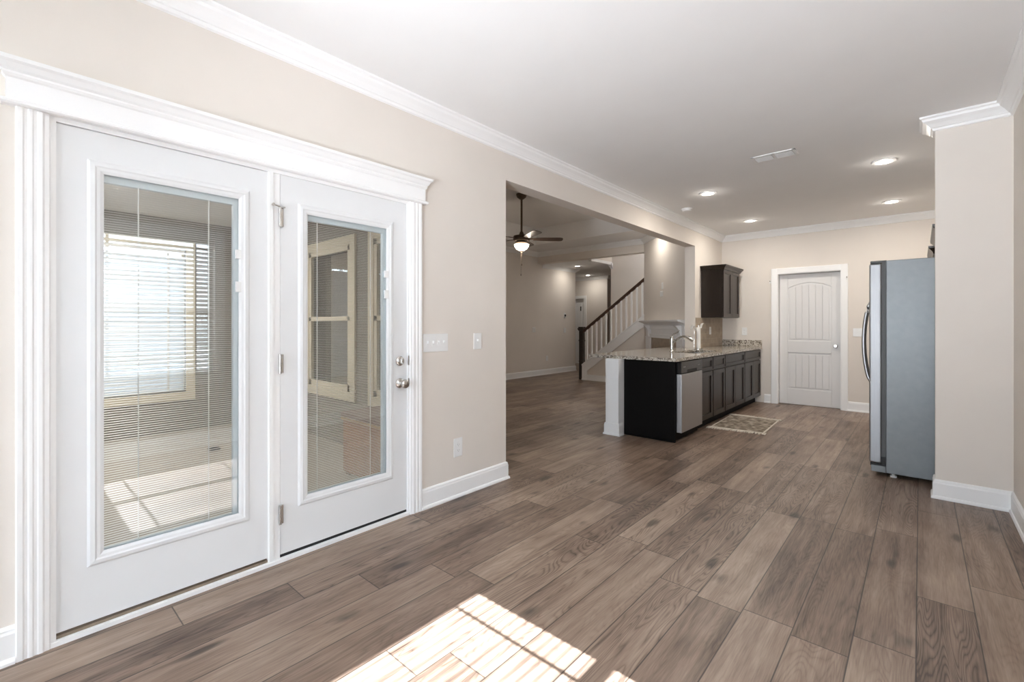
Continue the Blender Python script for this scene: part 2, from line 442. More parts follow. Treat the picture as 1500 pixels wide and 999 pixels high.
struct('floor', MB().box(-2.63, .61, -3.85, 2.45, -.12, 0).box(-9.2, .61, 2.45, 13.6, -.12, 0), M['floor'],
       'wide grey brown wood plank floor running through kitchen and living room', 'floor')
struct('floor_sunroom', MB().box(-6.55, -2.63, -2.35, 2.45, -.12, -.002), M['sunfloor'], 'beige carpeted floor of the sunroom behind the glass doors', 'floor')
tag(struct('ground', MB().box(-30, 30, -30, 34, -.5, -.3), M['bounce_ground']), 'unseen ground outside, made pale to bounce daylight indoors', 'ground', kind='structure')

struct('ceiling', MB().box(XL, XR+.15, -3.85, YB+.15, H, H+.12), M['ceiling'], 'smooth white ceiling over dining area and kitchen', 'ceiling')
lc = MB()
lc.box(-7.03, -6.2, 2.45, 8.85, LH, LH+.1); lc.box(-3.5, -2.63, 2.45, 8.85, LH, LH+.1)
lc.box(-6.2, -3.5, 2.45, 3.3, LH, LH+.1); lc.box(-6.2, -3.5, 7.75, 8.85, LH, LH+.1)
lc.box(-6.3, -6.2, 3.3, 7.75, LH+.1, TH); lc.box(-3.5, -3.4, 3.3, 7.75, LH+.1, TH)
lc.box(-6.3, -3.4, 3.2, 3.3, LH+.1, TH); lc.box(-6.3, -3.4, 7.75, 7.85, LH+.1, TH)
lc.box(-6.3, -3.4, 3.2, 7.85, TH, TH+.1)
struct('ceiling_living', lc, M['ceiling'], 'raised tray ceiling of the living room', 'ceiling')
struct('ceiling_hall', MB().box(-9.2, -5.56, 8.85, 13.6, H, H+.12), M['ceiling'], 'flat ceiling of the hall beyond the living room', 'ceiling')
struct('ceiling_stairwell', MB().box(-5.5, -2.48, 8.85, 13.6, 3.9, 4.0), M['ceiling'], 'high ceiling over the staircase', 'ceiling')
struct('ceiling_sunroom', MB().box(-6.55, -2.63, -2.35, 2.45, 2.44, 2.56), M['ceiling'], 'ceiling of the sunroom', 'ceiling')

# left wall with the double door opening and the wide opening to the living room
wl = MB()
WT = -2.63
wl.box(WT, XL, -3.85, .13, 0, 3.45).box(WT, XL, .13, 1.785, 2.05, 3.45).box(WT, XL, 1.785, 2.715, 0, 3.45)
wl.box(WT, XL, 2.715, 6.85, 2.39, 3.45).box(WT, XL, 6.85, 8.23, 0, 3.45)
struct('wall_left', wl, M['wall'], 'long beige wall with the glass doors and the opening to the living room', 'wall')
wb = MB()
wb.box(-1.75, -.76, YB+.151, YB+.25, 0, 2.2)  # added backing that stops daylight leaking round the pantry door
wb.box(XL, -1.66, YB, YB+.15, 0, H).box(-1.66, -.85, YB, YB+.15, 2.02, H).box(-.85, XR+.15, YB, YB+.15, 0, H)
struct('wall_back', wb, M['wall'], 'beige kitchen wall behind the pantry door', 'wall')
wr = MB()
wr.box(XR, XR+.15, -3.85, .5, 0, H).box(XR, XR+.15, .5, 1.5, 0, .72).box(XR, XR+.15, .5, 1.5, 2.10, H).box(XR, XR+.15, 1.5, YB, 0, H)
wr.box(.082, XR, 4.44, 4.58, 0, H)
struct('wall_right', wr, M['wall'], 'beige right wall with the short wing wall beside the fridge', 'wall')
wq = MB()
wq.box(XL, -2.2, YR-.15, YR, 0, H).box(-.9, -.75, YR-.15, YR, 0, H).box(.35, XR, YR-.15, YR, 0, H)
wq.box(-2.2, .35, YR-.15, YR, 0, .32).box(-2.2, .35, YR-.15, YR, 2.32, H)
struct('wall_rear', wq, M['wall'], 'rear dining wall with a pair of added large windows', 'wall')
struct('wall_peninsula', MB().box(-2.65, -2.49, 4.57, 6.85, 0, .848), M['trim'], 'white half wall that ends the kitchen peninsula', 'wall')

# living room and hall walls
struct('wall_living', MB().box(-7.03, -6.88, 2.45, 10.29, 0, LH+.1), M['wall'], 'long taupe wall at the far side of the living room', 'wall')
wn_ = MB()
SW = [(-5.14, -4.24), (-3.81, -2.93)]
z0, z1 = .56, 2.03
xs = [-7.03, SW[0][0], SW[0][1], SW[1][0], SW[1][1], -2.63]
for i in range(0, 6, 2): wn_.box(xs[i], xs[i+1], 2.36, 2.6, 0, 3.3)
for a, b in SW: wn_.box(a, b, 2.36, 2.6, 0, z0).box(a, b, 2.36, 2.6, z1, 3.3)
struct('wall_living_near', wn_, M['sunwall'], 'wall with two windows between the sunroom and the living room', 'wall')
struct('wall_beam', MB().box(-6.88, -4.15, 8.67, 8.85, 2.69, LH+.5), M['wall'], 'beam over the way from living room to hall', 'wall')
hw = MB()
hw.box(-9.2, -9.05, 10.14, 13.6, 0, H); hw.box(-9.05, -7.03, 10.14, 10.29, 0, H)
hw.box(-9.05, -8.75, 12.2, 12.35, 0, H).box(-8.75, -7.82, 12.2, 12.35, 2.05, H).box(-7.82, -7.02, 12.2, 12.35, 0, H)
hw.box(-7.17, -7.02, 12.35, 13.45, 0, H); hw.box(-7.17, -2.48, 13.45, 13.6, 0, 4)
struct('wall_hall', hw, M['wall'], 'walls of the hall behind the staircase', 'wall')
struct('wall_stair', MB().box(-5.53, -2.5, 9.78, 9.93, 0, 3.95), M['wall'], 'taupe wall behind the staircase', 'wall')
struct('wall_stairwell', MB().box(-2.63, -2.48, 8.23, 13.6, 0, 4).box(-5.6, -5.5, 8.85, 13.5, H+.02, 4).box(-5.6, -2.5, 8.75, 8.85, LH+.45, 4), M['wall'], 'walls closing the stairwell', 'wall')
# corner chimney breast
struct('wall_chimney', MB().prism([(-4.15, 8.67), (-2.63, 7.15), (-2.63, 8.8), (-4.15, 8.8)], 'z', 0, LH+.02), M['wall'], 'angled corner wall above the fireplace', 'wall')

# sunroom walls
sw = MB()
def holes(mb, ys, zs, x0, x1, zt):
    y = -2.35
    for a, b in ys:
        mb.box(x0, x1, y, a, 0, zt); mb.box(x0, x1, a, b, 0, zs[0]); mb.box(x0, x1, a, b, zs[1], zt); y = b
    mb.box(x0, x1, y, 2.36, 0, zt)
holes(sw, [(-1.5, -.4), (.37, 1.47)], (.45, 2.10), -6.55, -6.4, 2.44)
struct('wall_sunroom', sw, M['sunwall'], 'taupe far wall of the sunroom with blind covered windows', 'wall')
struct('wall_sunroom_rear', MB().box(-6.55, -2.63, -2.35, -2.2, 0, 2.44), M['sunwall'], 'rear wall of the sunroom', 'wall')

# ------------------------------------------------------------------ trims
def crown(zt, hgt, pr):
    return [(0, zt), (pr, zt), (pr, zt-.13*hgt), (pr*.86, zt-.2*hgt), (pr*.80, zt-.34*hgt), (pr*.55, zt-.52*hgt), (pr*.36, zt-.70*hgt), (pr*.30, zt-.78*hgt), (pr*.22, zt-.80*hgt), (pr*.16, zt-.95*hgt), (0, zt-hgt)]
struct('trim_1', MB().sweep([(XL, YR), (XL, YB), (XR, YB), (XR, 4.58), (.082, 4.58), (.082, 4.44), (XR, 4.44), (XR, YR), (XL+.001, YR)], crown(H, .095, .085)), M['trim'],
       'white crown moulding around dining area and kitchen', 'crown moulding')
struct('trim_2', MB().sweep([(-6.88, 2.6), (-6.88, 8.67), (-4.15, 8.67), (-2.63, 7.15), (-2.63, 2.6)], crown(LH, .10, .09)), M['trim'], 'white crown moulding of the living room', 'crown moulding')
struct('trim_4', MB().sweep([(-6.88, 8.85), (-6.88, 10.29), (-7.03, 10.29)], crown(H, .09, .08)).sweep([(-9.05, 12.2), (-7.02, 12.2), (-7.02, 13.45)], crown(H, .10, .09)), M['trim'], 'white crown moulding of the hall', 'crown moulding')
struct('trim_5', MB().box(-5.56, -5.49, 8.85, 9.78, H-.045, H+.02).sweep([(-5.53, 9.93), (-5.53, 9.78), (-5.47, 9.78)], crown(H-.01, .13, .06)), M['trim'], 'white edge trim where hall ceiling meets the stairwell', 'trim')

BB = [(0, 0), (.024, 0), (.024, .010), (.019, .020), (.014, .022), (.014, .108), (.011, .118), (.011, .124), (.006, .132), (0, .135)]
def baseb(name, paths, label):
    mb = MB()
    for p in paths: mb.sweep(p, BB)
    return struct(name, mb, M['trim'], label, 'baseboard')
baseb('baseboard_left', [[(XL, YR), (XL, .046)], [(XL, 1.874), (XL, 2.715), (WT, 2.715)]], 'white baseboard of the long wall with the glass doors')
baseb('baseboard_back', [[(-1.84, YB), (-1.75, YB)], [(-.785, YB), (XR, YB)]], 'white baseboard beside the pantry door')
baseb('baseboard_right', [[(.082, 4.58), (.082, 4.44), (XR, 4.44), (XR, YR)]], 'white baseboard of the wing wall beside the fridge')
baseb('baseboard_living', [[(-6.88, 2.6), (-6.88, 10.29), (-7.03, 10.29)]], 'white baseboard of the far living room wall')
baseb('baseboard_peninsula', [[(-2.65, 6.85), (-2.65, 4.57), (-2.49, 4.57), (-2.49, 4.655)]], 'white baseboard around the half wall end')

# ------------------------------------------------------------------ french door pair in the left wall
cx = XL
cas = MB()
def fluted(mb, y0, y1, z0_, z1_):
    w = y1-y0
    pr = [(XL, y0), (XL+.018, y0), (XL+.021, y0+.05*w), (XL+.021, y0+.20*w), (XL+.0175, y0+.25*w), (XL+.0175, y0+.33*w), (XL+.020, y0+.38*w), (XL+.020, y0+.47*w), (XL+.017, y0+.52*w),
          (XL+.017, y0+.60*w), (XL+.019, y0+.65*w), (XL+.019, y0+.76*w), (XL+.015, y0+.82*w), (XL+.014, y0+.95*w), (XL+.010, y1), (XL, y1)]
    mb.prism(pr, 'z', z0_, z1_)
fluted(cas, .046, .138, 0, 2.04)
cas2 = MB(); fluted(cas2, .046, .138, 0, 2.04)
for v in cas2.bm.verts: v.co.y = 1.92 - v.co.y      # mirrored for the other side
dcase = thing('door_casing', 'white fluted casing with a crowned head around the glass doors', 'door casing', (XL, .96, 0), kind='structure')
dcase.name = 'trim_6'; ORG['trim_6'] = Vector((XL, .96, 0))
obj('side_casing', cas, M['trim'], dcase); obj('side_casing', cas2, M['trim'], dcase)
hd = MB()
# head: profile (outward, z) swept round the two ends
hp = [(0, 2.03), (.030, 2.03), (.036, 2.036), (.036, 2.044), (.030, 2.050), (.020, 2.052), (.020, 2.128), (.026, 2.134), (.030, 2.142), (.028, 2.150), (.036, 2.158), (.046, 2.175), (.056, 2.182), (.058, 2.196), (0, 2.196)]
hd.sweep([(XL-.002, .042), (XL+.002, .042), (XL+.002, 1.878), (XL-.002, 1.878)][::-1][::-1], [(d, z) for d, z in hp])
obj('head_casing', hd, M['trim'], dcase)
fr = MB()
fr.box(WT, XL+.004, .130, .153, 0, 2.05).box(WT, XL+.004, 1.771, 1.787, 0, 2.05).box(WT, XL+.004, .153, 1.771, 2.012, 2.052)
fr.box(WT, XL-.004, .921, .9795, .02, 2.03)
fr.box(XL-.012, XL+.003, .925, .945, .02, 2.03)
obj('door_frame', fr, M['trim'], dcase)
obj('threshold', MB().box(WT, XL+.002, .135, 1.787, 0, .018).box(XL, XL+.012, .137, 1.777, 0, .017), M['trim'], dcase)
obj('bronze_sill', MB().box(WT+.02, XL-.008, .138, .935, .018, .03), M['bronze'], dcase)
obj('door_sweep', MB().box(WT+.02, XL-.012, .981, 1.77, .018, .032), M['black'], dcase)

def french(name, label, y0, y1, zb, zt, gy0, gy1, gz0, gz1, lad, slid):
    """leaf y0..y1, lite frame opening gy0..gy1 / gz0..gz1"""
    root = thing(name, label, 'door', (XL-.03, (y0+y1)/2, 0), kind='structure')
    xf, xb = XL-.006, XL-.050
    lf = MB()
    a0, a1, b0, b1 = gy0-.012, gy1+.012, gz0-.012, gz1+.012
    lf.box(xb, xf, y0, a0, zb, zt).box(xb, xf, a1, y1, zb, zt).box(xb, xf, a0, a1, zb, b0).box(xb, xf, a0, a1, b1, zt)
    obj('door_leaf', lf, M['door'], root)
    # raised moulded lite frame (four mitred sides)
    mf = MB()
    prof = [(-.012, xf-.001), (-.012, xf+.001), (.0, xf+.005), (.010, xf+.006), (.016, xf+.009), (.030, xf+.007), (.038, xf+.002), (.039, xf-.001)]
    # profile offset grows outward from the glass
    def ring(off, x): return [(x, gy0-off, gz0-off), (x, gy1+off, gz0-off), (x, gy1+off, gz1+off), (x, gy0-off, gz1+off)]
    rr = [[mf.bm.verts.new(p) for p in ring(o_, x_)] for o_, x_ in prof]
    for A, B in zip(rr, rr[1:]+rr[:1]):
        for i in range(4): mf.bm.faces.new([A[i], A[(i+1) % 4], B[(i+1) % 4], B[i]])
    obj('lite_frame', mf, M['door'], root)
    # sealed glass unit with a spacer, blind headrail and blind inside
    xg0, xg1 = XL-.012, XL-.044
    g = MB().box(xg0-.003, xg0, gy0-.008, gy1+.008, gz0-.008, gz1+.008)
    obj('glass', g, M['door_glass'], root)
    sp = MB()
    xs0, xs1 = xg1-.001, xg0-.004
    sp.box(xs1-.024, xs1, gy0-.008, gy0+.010, gz0-.008, gz1+.008).box(xs1-.024, xs1, gy1-.032, gy1+.008, gz0-.008, gz1+.008)
    sp.box(xs1-.024, xs1, gy0+.010, gy1-.032, gz0-.008, gz0+.012).box(xs1-.024, xs1, gy0+.010, gy1-.032, gz1-.042, gz1+.008)
    obj('spacer_frame', sp, M['lite'], root)
    bl = MB(); z = gz0+.018; xm = (xs0+xs1)/2
    ang = math.radians(-4)
    while z < gz1-.048:
        dx, dz = .0062*math.cos(ang), .0062*math.sin(ang)
        bl.prism([(xm-dx, z-dz), (xm, z-.0006+.0012), (xm+dx, z+dz), (xm+dx, z+dz-.0005), (xm, z+.0001), (xm-dx, z-dz-.0005)], 'y', gy0+.014, gy1-.036)
        z += .0098
    bo = obj('blind', bl, M['slat'], root)
    ld = MB()
    for yy in lad: ld.box(xm-.0005+.007, xm+.0085, yy-.0022, yy+.0022, gz0+.012, gz1-.042)
    obj('ladder_cord', ld, M['slat'], bo)
    sl = MB()
    sy = gy1-.014
    sl.box(xg0, xg0+.014, sy-.012, sy+.012, slid[0]-.022, slid[0]+.022)
    obj('blind_slider', sl, M['plate'], root, bevel=.002)
    obj('blind_slider', MB().box(xg0, xg0+.014, sy-.012, sy+.012, slid[1]-.026, slid[1]+.026), M['plate'], root, bevel=.002)
    obj('slider_track', MB().box(xg0, xg0+.004, sy+.004, sy+.008, gz0+.5, gz1-.1), M['plate'], root)
    return root

d1 = french('door_1', 'white fixed glass door panel with enclosed mini blind, the left one', .153, .921, .042, 2.010, .280, .798, .300, 1.857, (.405, .665), (1.575, 1.416))
d2 = french('door_2', 'white hinged glass door with nickel knob and deadbolt, the right one', .981, 1.770, .036, 2.012, 1.112, 1.628, .298, 1.841, (1.185, 1.515), (1.545, 1.42))
for zc in (1.79, 1.028, .246):
    hg = obj('hinge', MB().lathe([(.0, -.05), (.007, -.05), (.007, .05), (0, .05)], (XL+.004, .978, zc), n=12).box(XL-.006, XL+.001, .9785, .995, zc-.048, zc+.048), M['nickel'], d2, smooth=True)
    if zc > 1.7: obj('door_stop', MB().tube([(XL+.006, .978, zc+.052), (XL+.018, .955, zc+.053), (XL+.024, .94, zc+.053)], .004).tube([(XL+.006, .978, zc+.05), (XL+.012, 1.0, zc+.051)], .004).lathe([(0, -.004), (.008, -.004), (.008, .004), (0, .004)], (XL+.026, .936, zc+.053), 'x', 10), M['nickel'], hg)
ky = 1.715
db = obj('deadbolt', MB().lathe([(.031, 0), (.031, .006), (.027, .010), (.018, .012), (.018, .018), (0, .019)], (XL-.006, ky, .999), 'x', 28), M['nickel'], d2, smooth=True)
obj('thumb_turn', MB().box(XL+.012, XL+.026, ky-.004, ky+.004, .982, 1.016), M['nickel'], db, bevel=.002)
obj('door_knob', MB().lathe([(.032, 0), (.032, .005), (.026, .010), (.013, .014), (.011, .034), (.016, .040), (.025, .046), (.0285, .056), (.027, .066), (.018, .072), (0, .073)], (XL-.006, ky, .858), 'x', 28), M['nickel'], d2, smooth=True)
obj('strike_plate', MB().box(XL+.001, XL+.0055, 1.772, 1.780, .97, 1.03).box(XL+.001, XL+.0055, 1.772, 1.780, .83, .885), M['nickel'], dcase)

# ------------------------------------------------------------------ windows
def blind_slats(mb, axis, a0, a1, c, zlo, zhi, pitch, width, ang):
    z = zlo
    while z < zhi:
        dx, dz = width/2*math.cos(ang), width/2*math.sin(ang)
        t = .0014
        if axis == 'y': mb.prism([(c-dx, z-dz-t), (c+dx, z+dz-t), (c+dx, z+dz+t), (c-dx, z-dz+t)], 'y', a0, a1)
        z += pitch
def window_y(name, label, x_in, x_out, y0, y1, z0, z1, inward, m_fr, ang, rail_z, blind=True, pitch=.044, casing=True, m_slat='slat_wide'):
    """window in a wall parallel to y; inward=+1 when the room lies at +x"""
    root = thing(name, label, 'window', ((x_in+x_out)/2, (y0+y1)/2, z0), kind='structure')
    xm = x_in*.45+x_out*.55
    f = MB()
    for (a, b, c, d) in ((y0, y0+.035, z0, z1), (y1-.035, y1, z0, z1), (y0, y1, z0, z0+.035), (y0, y1, z1-.035, z1)):
        f.box(xm-.03, xm+.03, a, b, c, d)
    f.box(xm-.02, xm+.02, y0, y1, rail_z-.020, rail_z+.020)
    obj('sash_frame', f, m_fr, root)
    obj('glass', MB().box(xm-.002, xm+.002, y0+.03, y1-.03, z0+.03, z1-.03), M['glass'], root)
    if casing:
        c = MB(); w = .09
        xa, xb = sorted((x_in, x_in+inward*.018))
        c.box(xa, xb, y0-w, y0, z0-w, z1+w).box(xa, xb, y1, y1+w, z0-w, z1+w).box(xa, xb, y0, y1, z1, z1+w).box(xa, xb, y0, y1, z0-w, z0)
        obj('window_casing', c, m_fr, root)
    if blind:
        xc = x_in - inward*.034
        b = MB(); blind_slats(b, 'y', y0+.012, y1-.012, xc, z0+.05, z1-.06, pitch, .048, ang)
        b.box(xc-.024, xc+.024, y0+.012, y1-.012, z0+.012, z0+.028)
        bo = obj('blind', b, M[m_slat], root)
        obj('headrail', MB().box(xc-.028, xc+.028, y0+.008, y1-.008, z1-.05, z1-.001), M['slat'], bo)
        cd = MB()
        for yy in (y0+.165, y1-.165): 
            for s in (-1, 1): cd.box(xc+s*.024-.001, xc+s*.024+.001, yy-.009, yy+.009, z0+.02, z1-.05)
        obj('ladder_cord', cd, M['slat'], bo)
    return root
window_y('window_1', 'sunny window with a white slatted blind in the right wall', XR, XR+.15, .5, 1.5, .72, 2.10, -1, M['trim'], math.radians(38.5), 1.38)
window_y('window_2', 'bright sunroom window with white blind seen through left glass door', -6.4, -6.55, .37, 1.47, .45, 2.10, 1, M['cream'], math.radians(-71), 1.28, m_slat='slat_far')
window_y('window_3', 'second far sunroom window, unseen and added for its daylight', -6.4, -6.55, -1.5, -.4, .45, 2.10, 1, M['cream'], math.radians(-71), 1.28, m_slat='slat_far')  # unseen extra window added to light the sunroom
for i, (a, b) in enumerate(((-2.2, -.9), (-.75, .35))):  # unseen rear windows added to give the room its daylight
    root = thing('window_%d' % (4+i), ('left' if i == 0 else 'right') + ' unseen large window added in the rear dining wall', 'window', ((a+b)/2, YR-.07, .32), kind='structure')
    f = MB()
    for (c, d, e, g) in ((a, a+.04, .32, 2.32), (b-.04, b, .32, 2.32), (a, b, .32, .36), (a, b, 2.28, 2.32), (a, b, 1.30, 1.34)): f.box(c, d, YR-.10, YR-.05, e, g)
    obj('sash_frame', f, M['trim'], root)
    obj('glass', MB().box(a+.03, b-.03, YR-.078, YR-.074, .35, 2.29), M['glass'], root)
# cream windows between sunroom and living room
for i, (a, b) in enumerate(SW):
    root = thing('window_%d' % (6+i), ['cream framed window behind the right glass door, the full one', 'cream framed window above the wooden chest, cut by the door edge'][i], 'window', ((a+b)/2, 2.36, .56), kind='structure')
    c = MB(); w = .095
    c.box(a-w, a, 2.335, 2.36, z0-w, z1+w).box(b, b+w, 2.335, 2.36, z0-w, z1+w).box(a, b, 2.335, 2.36, z1, z1+w).box(a, b, 2.335, 2.36, z0-w, z0)
    obj('window_casing', c, M['cream'], root, bevel=.003)
    f = MB()
    for (p, q, e, g) in ((a, a+.05, z0, z1), (b-.05, b, z0, z1), (a, b, z0, z0+.06), (a, b, z1-.05, z1), (a, b, 1.27, 1.315)): f.box(p, q, 2.342, 2.372, e, g)
    obj('sash_frame', f, M['cream'], root)
    obj('glass', MB().box(a+.04, b-.04, 2.355, 2.359, z0+.04, z1-.04), M['glass'], root)

# ------------------------------------------------------------------ pantry door
px0, px1, pzt = -1.651, -.857, 2.008
pc = thing('trim_7', 'plain white casing around the pantry door', 'door casing', (-1.25, YB, 0), kind='structure')
c = MB()
def cas_prof(s): return [(0, 0), (.0, .012), (.012*1, .016), (.05, .018), (.078, .020), (.086, .016), (.088, 0)]
for xa, sgn in ((px0, -1), (px1, 1)):
    c.prism([(xa+sgn*(.004+d), YB-t) for d, t in cas_prof(1)], 'z', 0, pzt+.004+.088)
c.prism([(YB-t, pzt+.004+d) for d, t in cas_prof(1)], 'x', px0-.004, px1+.004)
obj('casing', c, M['trim'], pc)
obj('door_frame', MB().box(-1.66, px0, YB, YB+.15, 0, 2.02).box(px1, -.85, YB, YB+.15, 0, 2.02).box(-1.66, -.85, YB, YB+.15, pzt, 2.02), M['trim'], pc)
pd = thing('door_3', 'white two panel arched plank door at the back of the kitchen', 'door', (-1.25, YB+.11, 0), kind='structure')
yf = YB+.095
zt = pzt-.004; a0, a1 = px0+.115, px1-.115
leaf = MB().box(px0+.003, px1-.003, yf+.012, yf+.035, .003, zt)
leaf.box(px0+.003, a0, yf, yf+.014, .003, zt).box(a1, px1-.003, yf, yf+.014, .003, zt)
leaf.box(a0, a1, yf, yf+.014, .003, .24).box(a0, a1, yf, yf+.014, .80, .98)
arch = []
for k in range(17):
    t = k/16; arch.append((a0+(a1-a0)*t, 1.785+.085*math.sin(PI*t)**.8))
leaf.prism([(a0, zt), *arch, (a1, zt)], 'y', yf, yf+.014)
obj('door_leaf', leaf, M['door_shaded'], pd, bevel=.004)
def planks(zb, ztop, arched):
    mb = MB(); n = 6; w = (a1-a0-.05)/n
    for i in range(n):
        xa = a0+.025+i*w; xb = xa+w-.005
        def top(x):
            t = (x-a0)/(a1-a0); return (1.785+.085*math.sin(PI*t)**.8-.028) if arched else ztop
        mb.prism([(xa, zb), (xb, zb), (xb, top(xb)), ((xa+xb)/2, top((xa+xb)/2)), (xa, top(xa))], 'y', yf+.004, yf+.014)
    return mb
obj('door_panel', planks(1.008, 0, True), M['door_shaded'], pd, bevel=.003)
obj('door_panel', planks(.268, .772, False), M['door_shaded'], pd, bevel=.003)
obj('door_knob', MB().lathe([(.030, 0), (.030, -.006), (.012, -.012), (.011, -.032), (.024, -.042), (.027, -.054), (.022, -.064), (0, -.066)], (-.925, yf, .915), 'y', 24), M['nickel'], pd, smooth=True)
for x, lab in ((-1.752, 'small white hook on the left edge of the pantry door casing'), (-.776, 'small white hook on the right edge of the pantry door casing')):
    t = thing('hook', lab, 'hook', (x, YB-.01, 1.9), 'hooks beside the pantry door')
    obj('hook_plate', MB().box(x-.012, x+.012, YB-.026, YB-.018, 1.875, 1.925), M['plate'], t, bevel=.002)
    obj('hook_arm', MB().tube([(x, YB-.026, 1.905), (x, YB-.05, 1.90), (x, YB-.06, 1.915)], .005), M['nickel'], t)

# front door far down the hall
fd = thing('door_4', 'white door at the end of the hall behind the stair newel', 'door', (-8.28, 12.24, 0), kind='structure')
obj('door_leaf', MB().box(-8.76, -7.81, 12.25, 12.36, 0, 2.07).box(-8.6, -8.35, 12.24, 12.25, .25, .95).box(-8.2, -7.95, 12.24, 12.25, .25, .95).box(-8.6, -8.35, 12.24, 12.25, 1.1, 1.9).box(-8.2, -7.95, 12.24, 12.25, 1.1, 1.9), M['door'], fd, bevel=.004)
obj('door_casing', MB().box(-8.83, -8.74, 12.17, 12.2, 0, 2.13).box(-7.83, -7.74, 12.17, 12.2, 0, 2.13).box(-8.74, -7.83, 12.17, 12.2, 2.04, 2.13), M['trim'], fd)
obj('latch', MB().box(-7.99, -7.96, 12.215, 12.24, 1.66, 1.80), M['black'], fd, bevel=.004)

# ------------------------------------------------------------------ recessed lights, vent, smoke detector
def downlight(loc, label, power, group, spot=True, col=(1, .93, .84)):
    x, y, z = loc
    t = thing('recessed_light', label, 'ceiling light', loc, group)
    obj('trim_ring', MB().lathe([(.058, -.001), (.062, -.010), (.088, -.008), (.095, 0), (.058, 0)], loc, n=32), M['trim'], t, smooth=True)
    obj('lens', MB().lathe([(0, -.004), (.058, -.004), (.058, -.001), (0, -.001)], loc, n=32), M['lamp'], t)
    d = bpy.data.lights.new('downlight_lamp', 'AREA'); d.shape = 'DISK'; d.size = .11; d.energy = power; d.color = col
    o = bpy.data.objects.new('downlight_lamp', d); COL.objects.link(o); o.location = (0, 0, -.014); o.parent = t
    g = bpy.data.lights.new('downlight_glow', 'POINT'); g.shadow_soft_size = .03; g.energy = power*.06; g.color = col
    o = bpy.data.objects.new('downlight_glow', g); COL.objects.link(o); o.location = (0, 0, -.045); o.parent = t
    return t
KP = 7.8
downlight((-.241, 5.30, H), 'round recessed light nearest the fridge, largest of the four', KP, 'recessed kitchen lights')
downlight((-1.772, 5.289, H), 'round recessed light near the smoke detector and living room opening', KP, 'recessed kitchen lights')
downlight((-.253, 7.096, H), 'round recessed light in the far right of the kitchen ceiling', KP, 'recessed kitchen lights')
downlight((-1.79, 7.075, H), 'round recessed light in front of the wall cabinet', KP, 'recessed kitchen lights')
downlight((-6.42, 9.69, H), 'round recessed hall light just beyond the beam', 3.6, 'recessed hall lights')
downlight((-7.38, 11.7, H), 'round recessed hall light nearest the far door', 3.6, 'recessed hall lights')
downlight((-3.72, 7.78, LH), 'round recessed light washing the chimney wall', 4.4, 'recessed living room lights')
downlight((-4.2, 9.35, 3.9), 'unseen recessed light added to brighten the stairwell', 2.2, 'added stairwell lights')  # added lamp out of view, lifts the dark stairwell
downlight((-5.05, .67, 2.44), 'round ceiling light seen through the left glass door', 32, 'sunroom lights')

vt = thing('ceiling_vent', 'white two section air vent in the ceiling', 'vent', (-.945, 4.50, H))
vx0, vx1, vy0, vy1 = -1.115, -.775, 4.41, 4.585
v = MB()
for b in ((vx0, vx1, vy0, vy0+.022), (vx0, vx1, vy1-.022, vy1), (vx0, vx0+.024, vy0, vy1), (vx1-.024, vx1, vy0, vy1), (-.955, -.935, vy0, vy1)): v.box(b[0], b[1], b[2], b[3], H-.008, H)
obj('frame', v, M['trim'], vt, bevel=.002)
for xa, xb in ((vx0+.026, -.957), (-.933, vx1-.026)):
    l = MB(); y = vy0+.026
    while y < vy1-.03:
        l.prism([(y, H-.010), (y+.004, H-.012), (y+.017, H-.003), (y+.014, H-.001)], 'x', xa, xb); y += .0155
    obj('louver', l, M['plate'], vt)
sd = thing('smoke_detector', 'small round white smoke detector on the ceiling above the opening', 'smoke detector', (-2.214, 5.83, H))
obj('base', MB().lathe([(0, -.012), (.066, -.012), (.070, 0), (0, 0)], (-2.214, 5.83, H), n=32), M['plate'], sd, smooth=True)
obj('cover', MB().lathe([(0, -.036), (.035, -.036), (.054, -.030), (.060, -.012), (0, -.012)], (-2.214, 5.83, H), n=32), M['plate'], sd, smooth=True)

# ------------------------------------------------------------------ switches and outlets
def plate(name, label, cat, mtx, w, hgt, kind, n=1, group=None):
    """built in a local frame: x right, z up, y towards the room; mtx places it"""
    t = thing(name, label, cat, mtx.translation, group or {'light_switch': 'white switch plates on the walls', 'wall_outlet': 'white outlets on the walls'}.get(name)); ORG[t.name] = Vector((0, 0, 0))
    R = Matrix.Translation(mtx.translation).inverted() @ mtx
    def add(nm, mb, m, bev=0): obj(nm, mb.transform(R), m, t, bevel=bev)
    add('cover_plate', MB().box(-w/2, w/2, 0, .006, -hgt/2, hgt/2), M['plate'], .002)
    for i in range(n):
        xc = (i-(n-1)/2)*.046
        if kind == 'toggle':
            add('toggle', MB().box(xc-.005, xc+.005, .006, .018, -.002, .012).box(xc-.011, xc+.011, .006, .008, -.020, .020), M['plate'], .001)
        elif kind == 'rocker':
            add('rocker', MB().prism([(.006, -.034), (.008, -.034), (.012, .034), (.006, .034)], 'x', xc-.017, xc+.017), M['plate'], .001)
        elif kind == 'outlet':
            for zc in (-.020, .020):
                add('socket', MB().lathe([(0, .006), (.016, .006), (.016, .0085), (0, .0085)], (xc, 0, zc), 'y', 20), M['plate'])
                add('slot', MB().box(xc-.008, xc-.006, .0085, .009, zc-.004, zc+.006).box(xc+.006, xc+.008, .0085, .009, zc-.004, zc+.006).box(xc-.002, xc+.002, .0085, .009, zc-.011, zc-.007), M['plate_dim'])
        elif kind == 'dark':
            add('display', MB().lathe([(0, .006), (.028, .006), (.026, .02), (0, .022)], (xc, 0, 0), 'y', 24), M['black'])
    return t
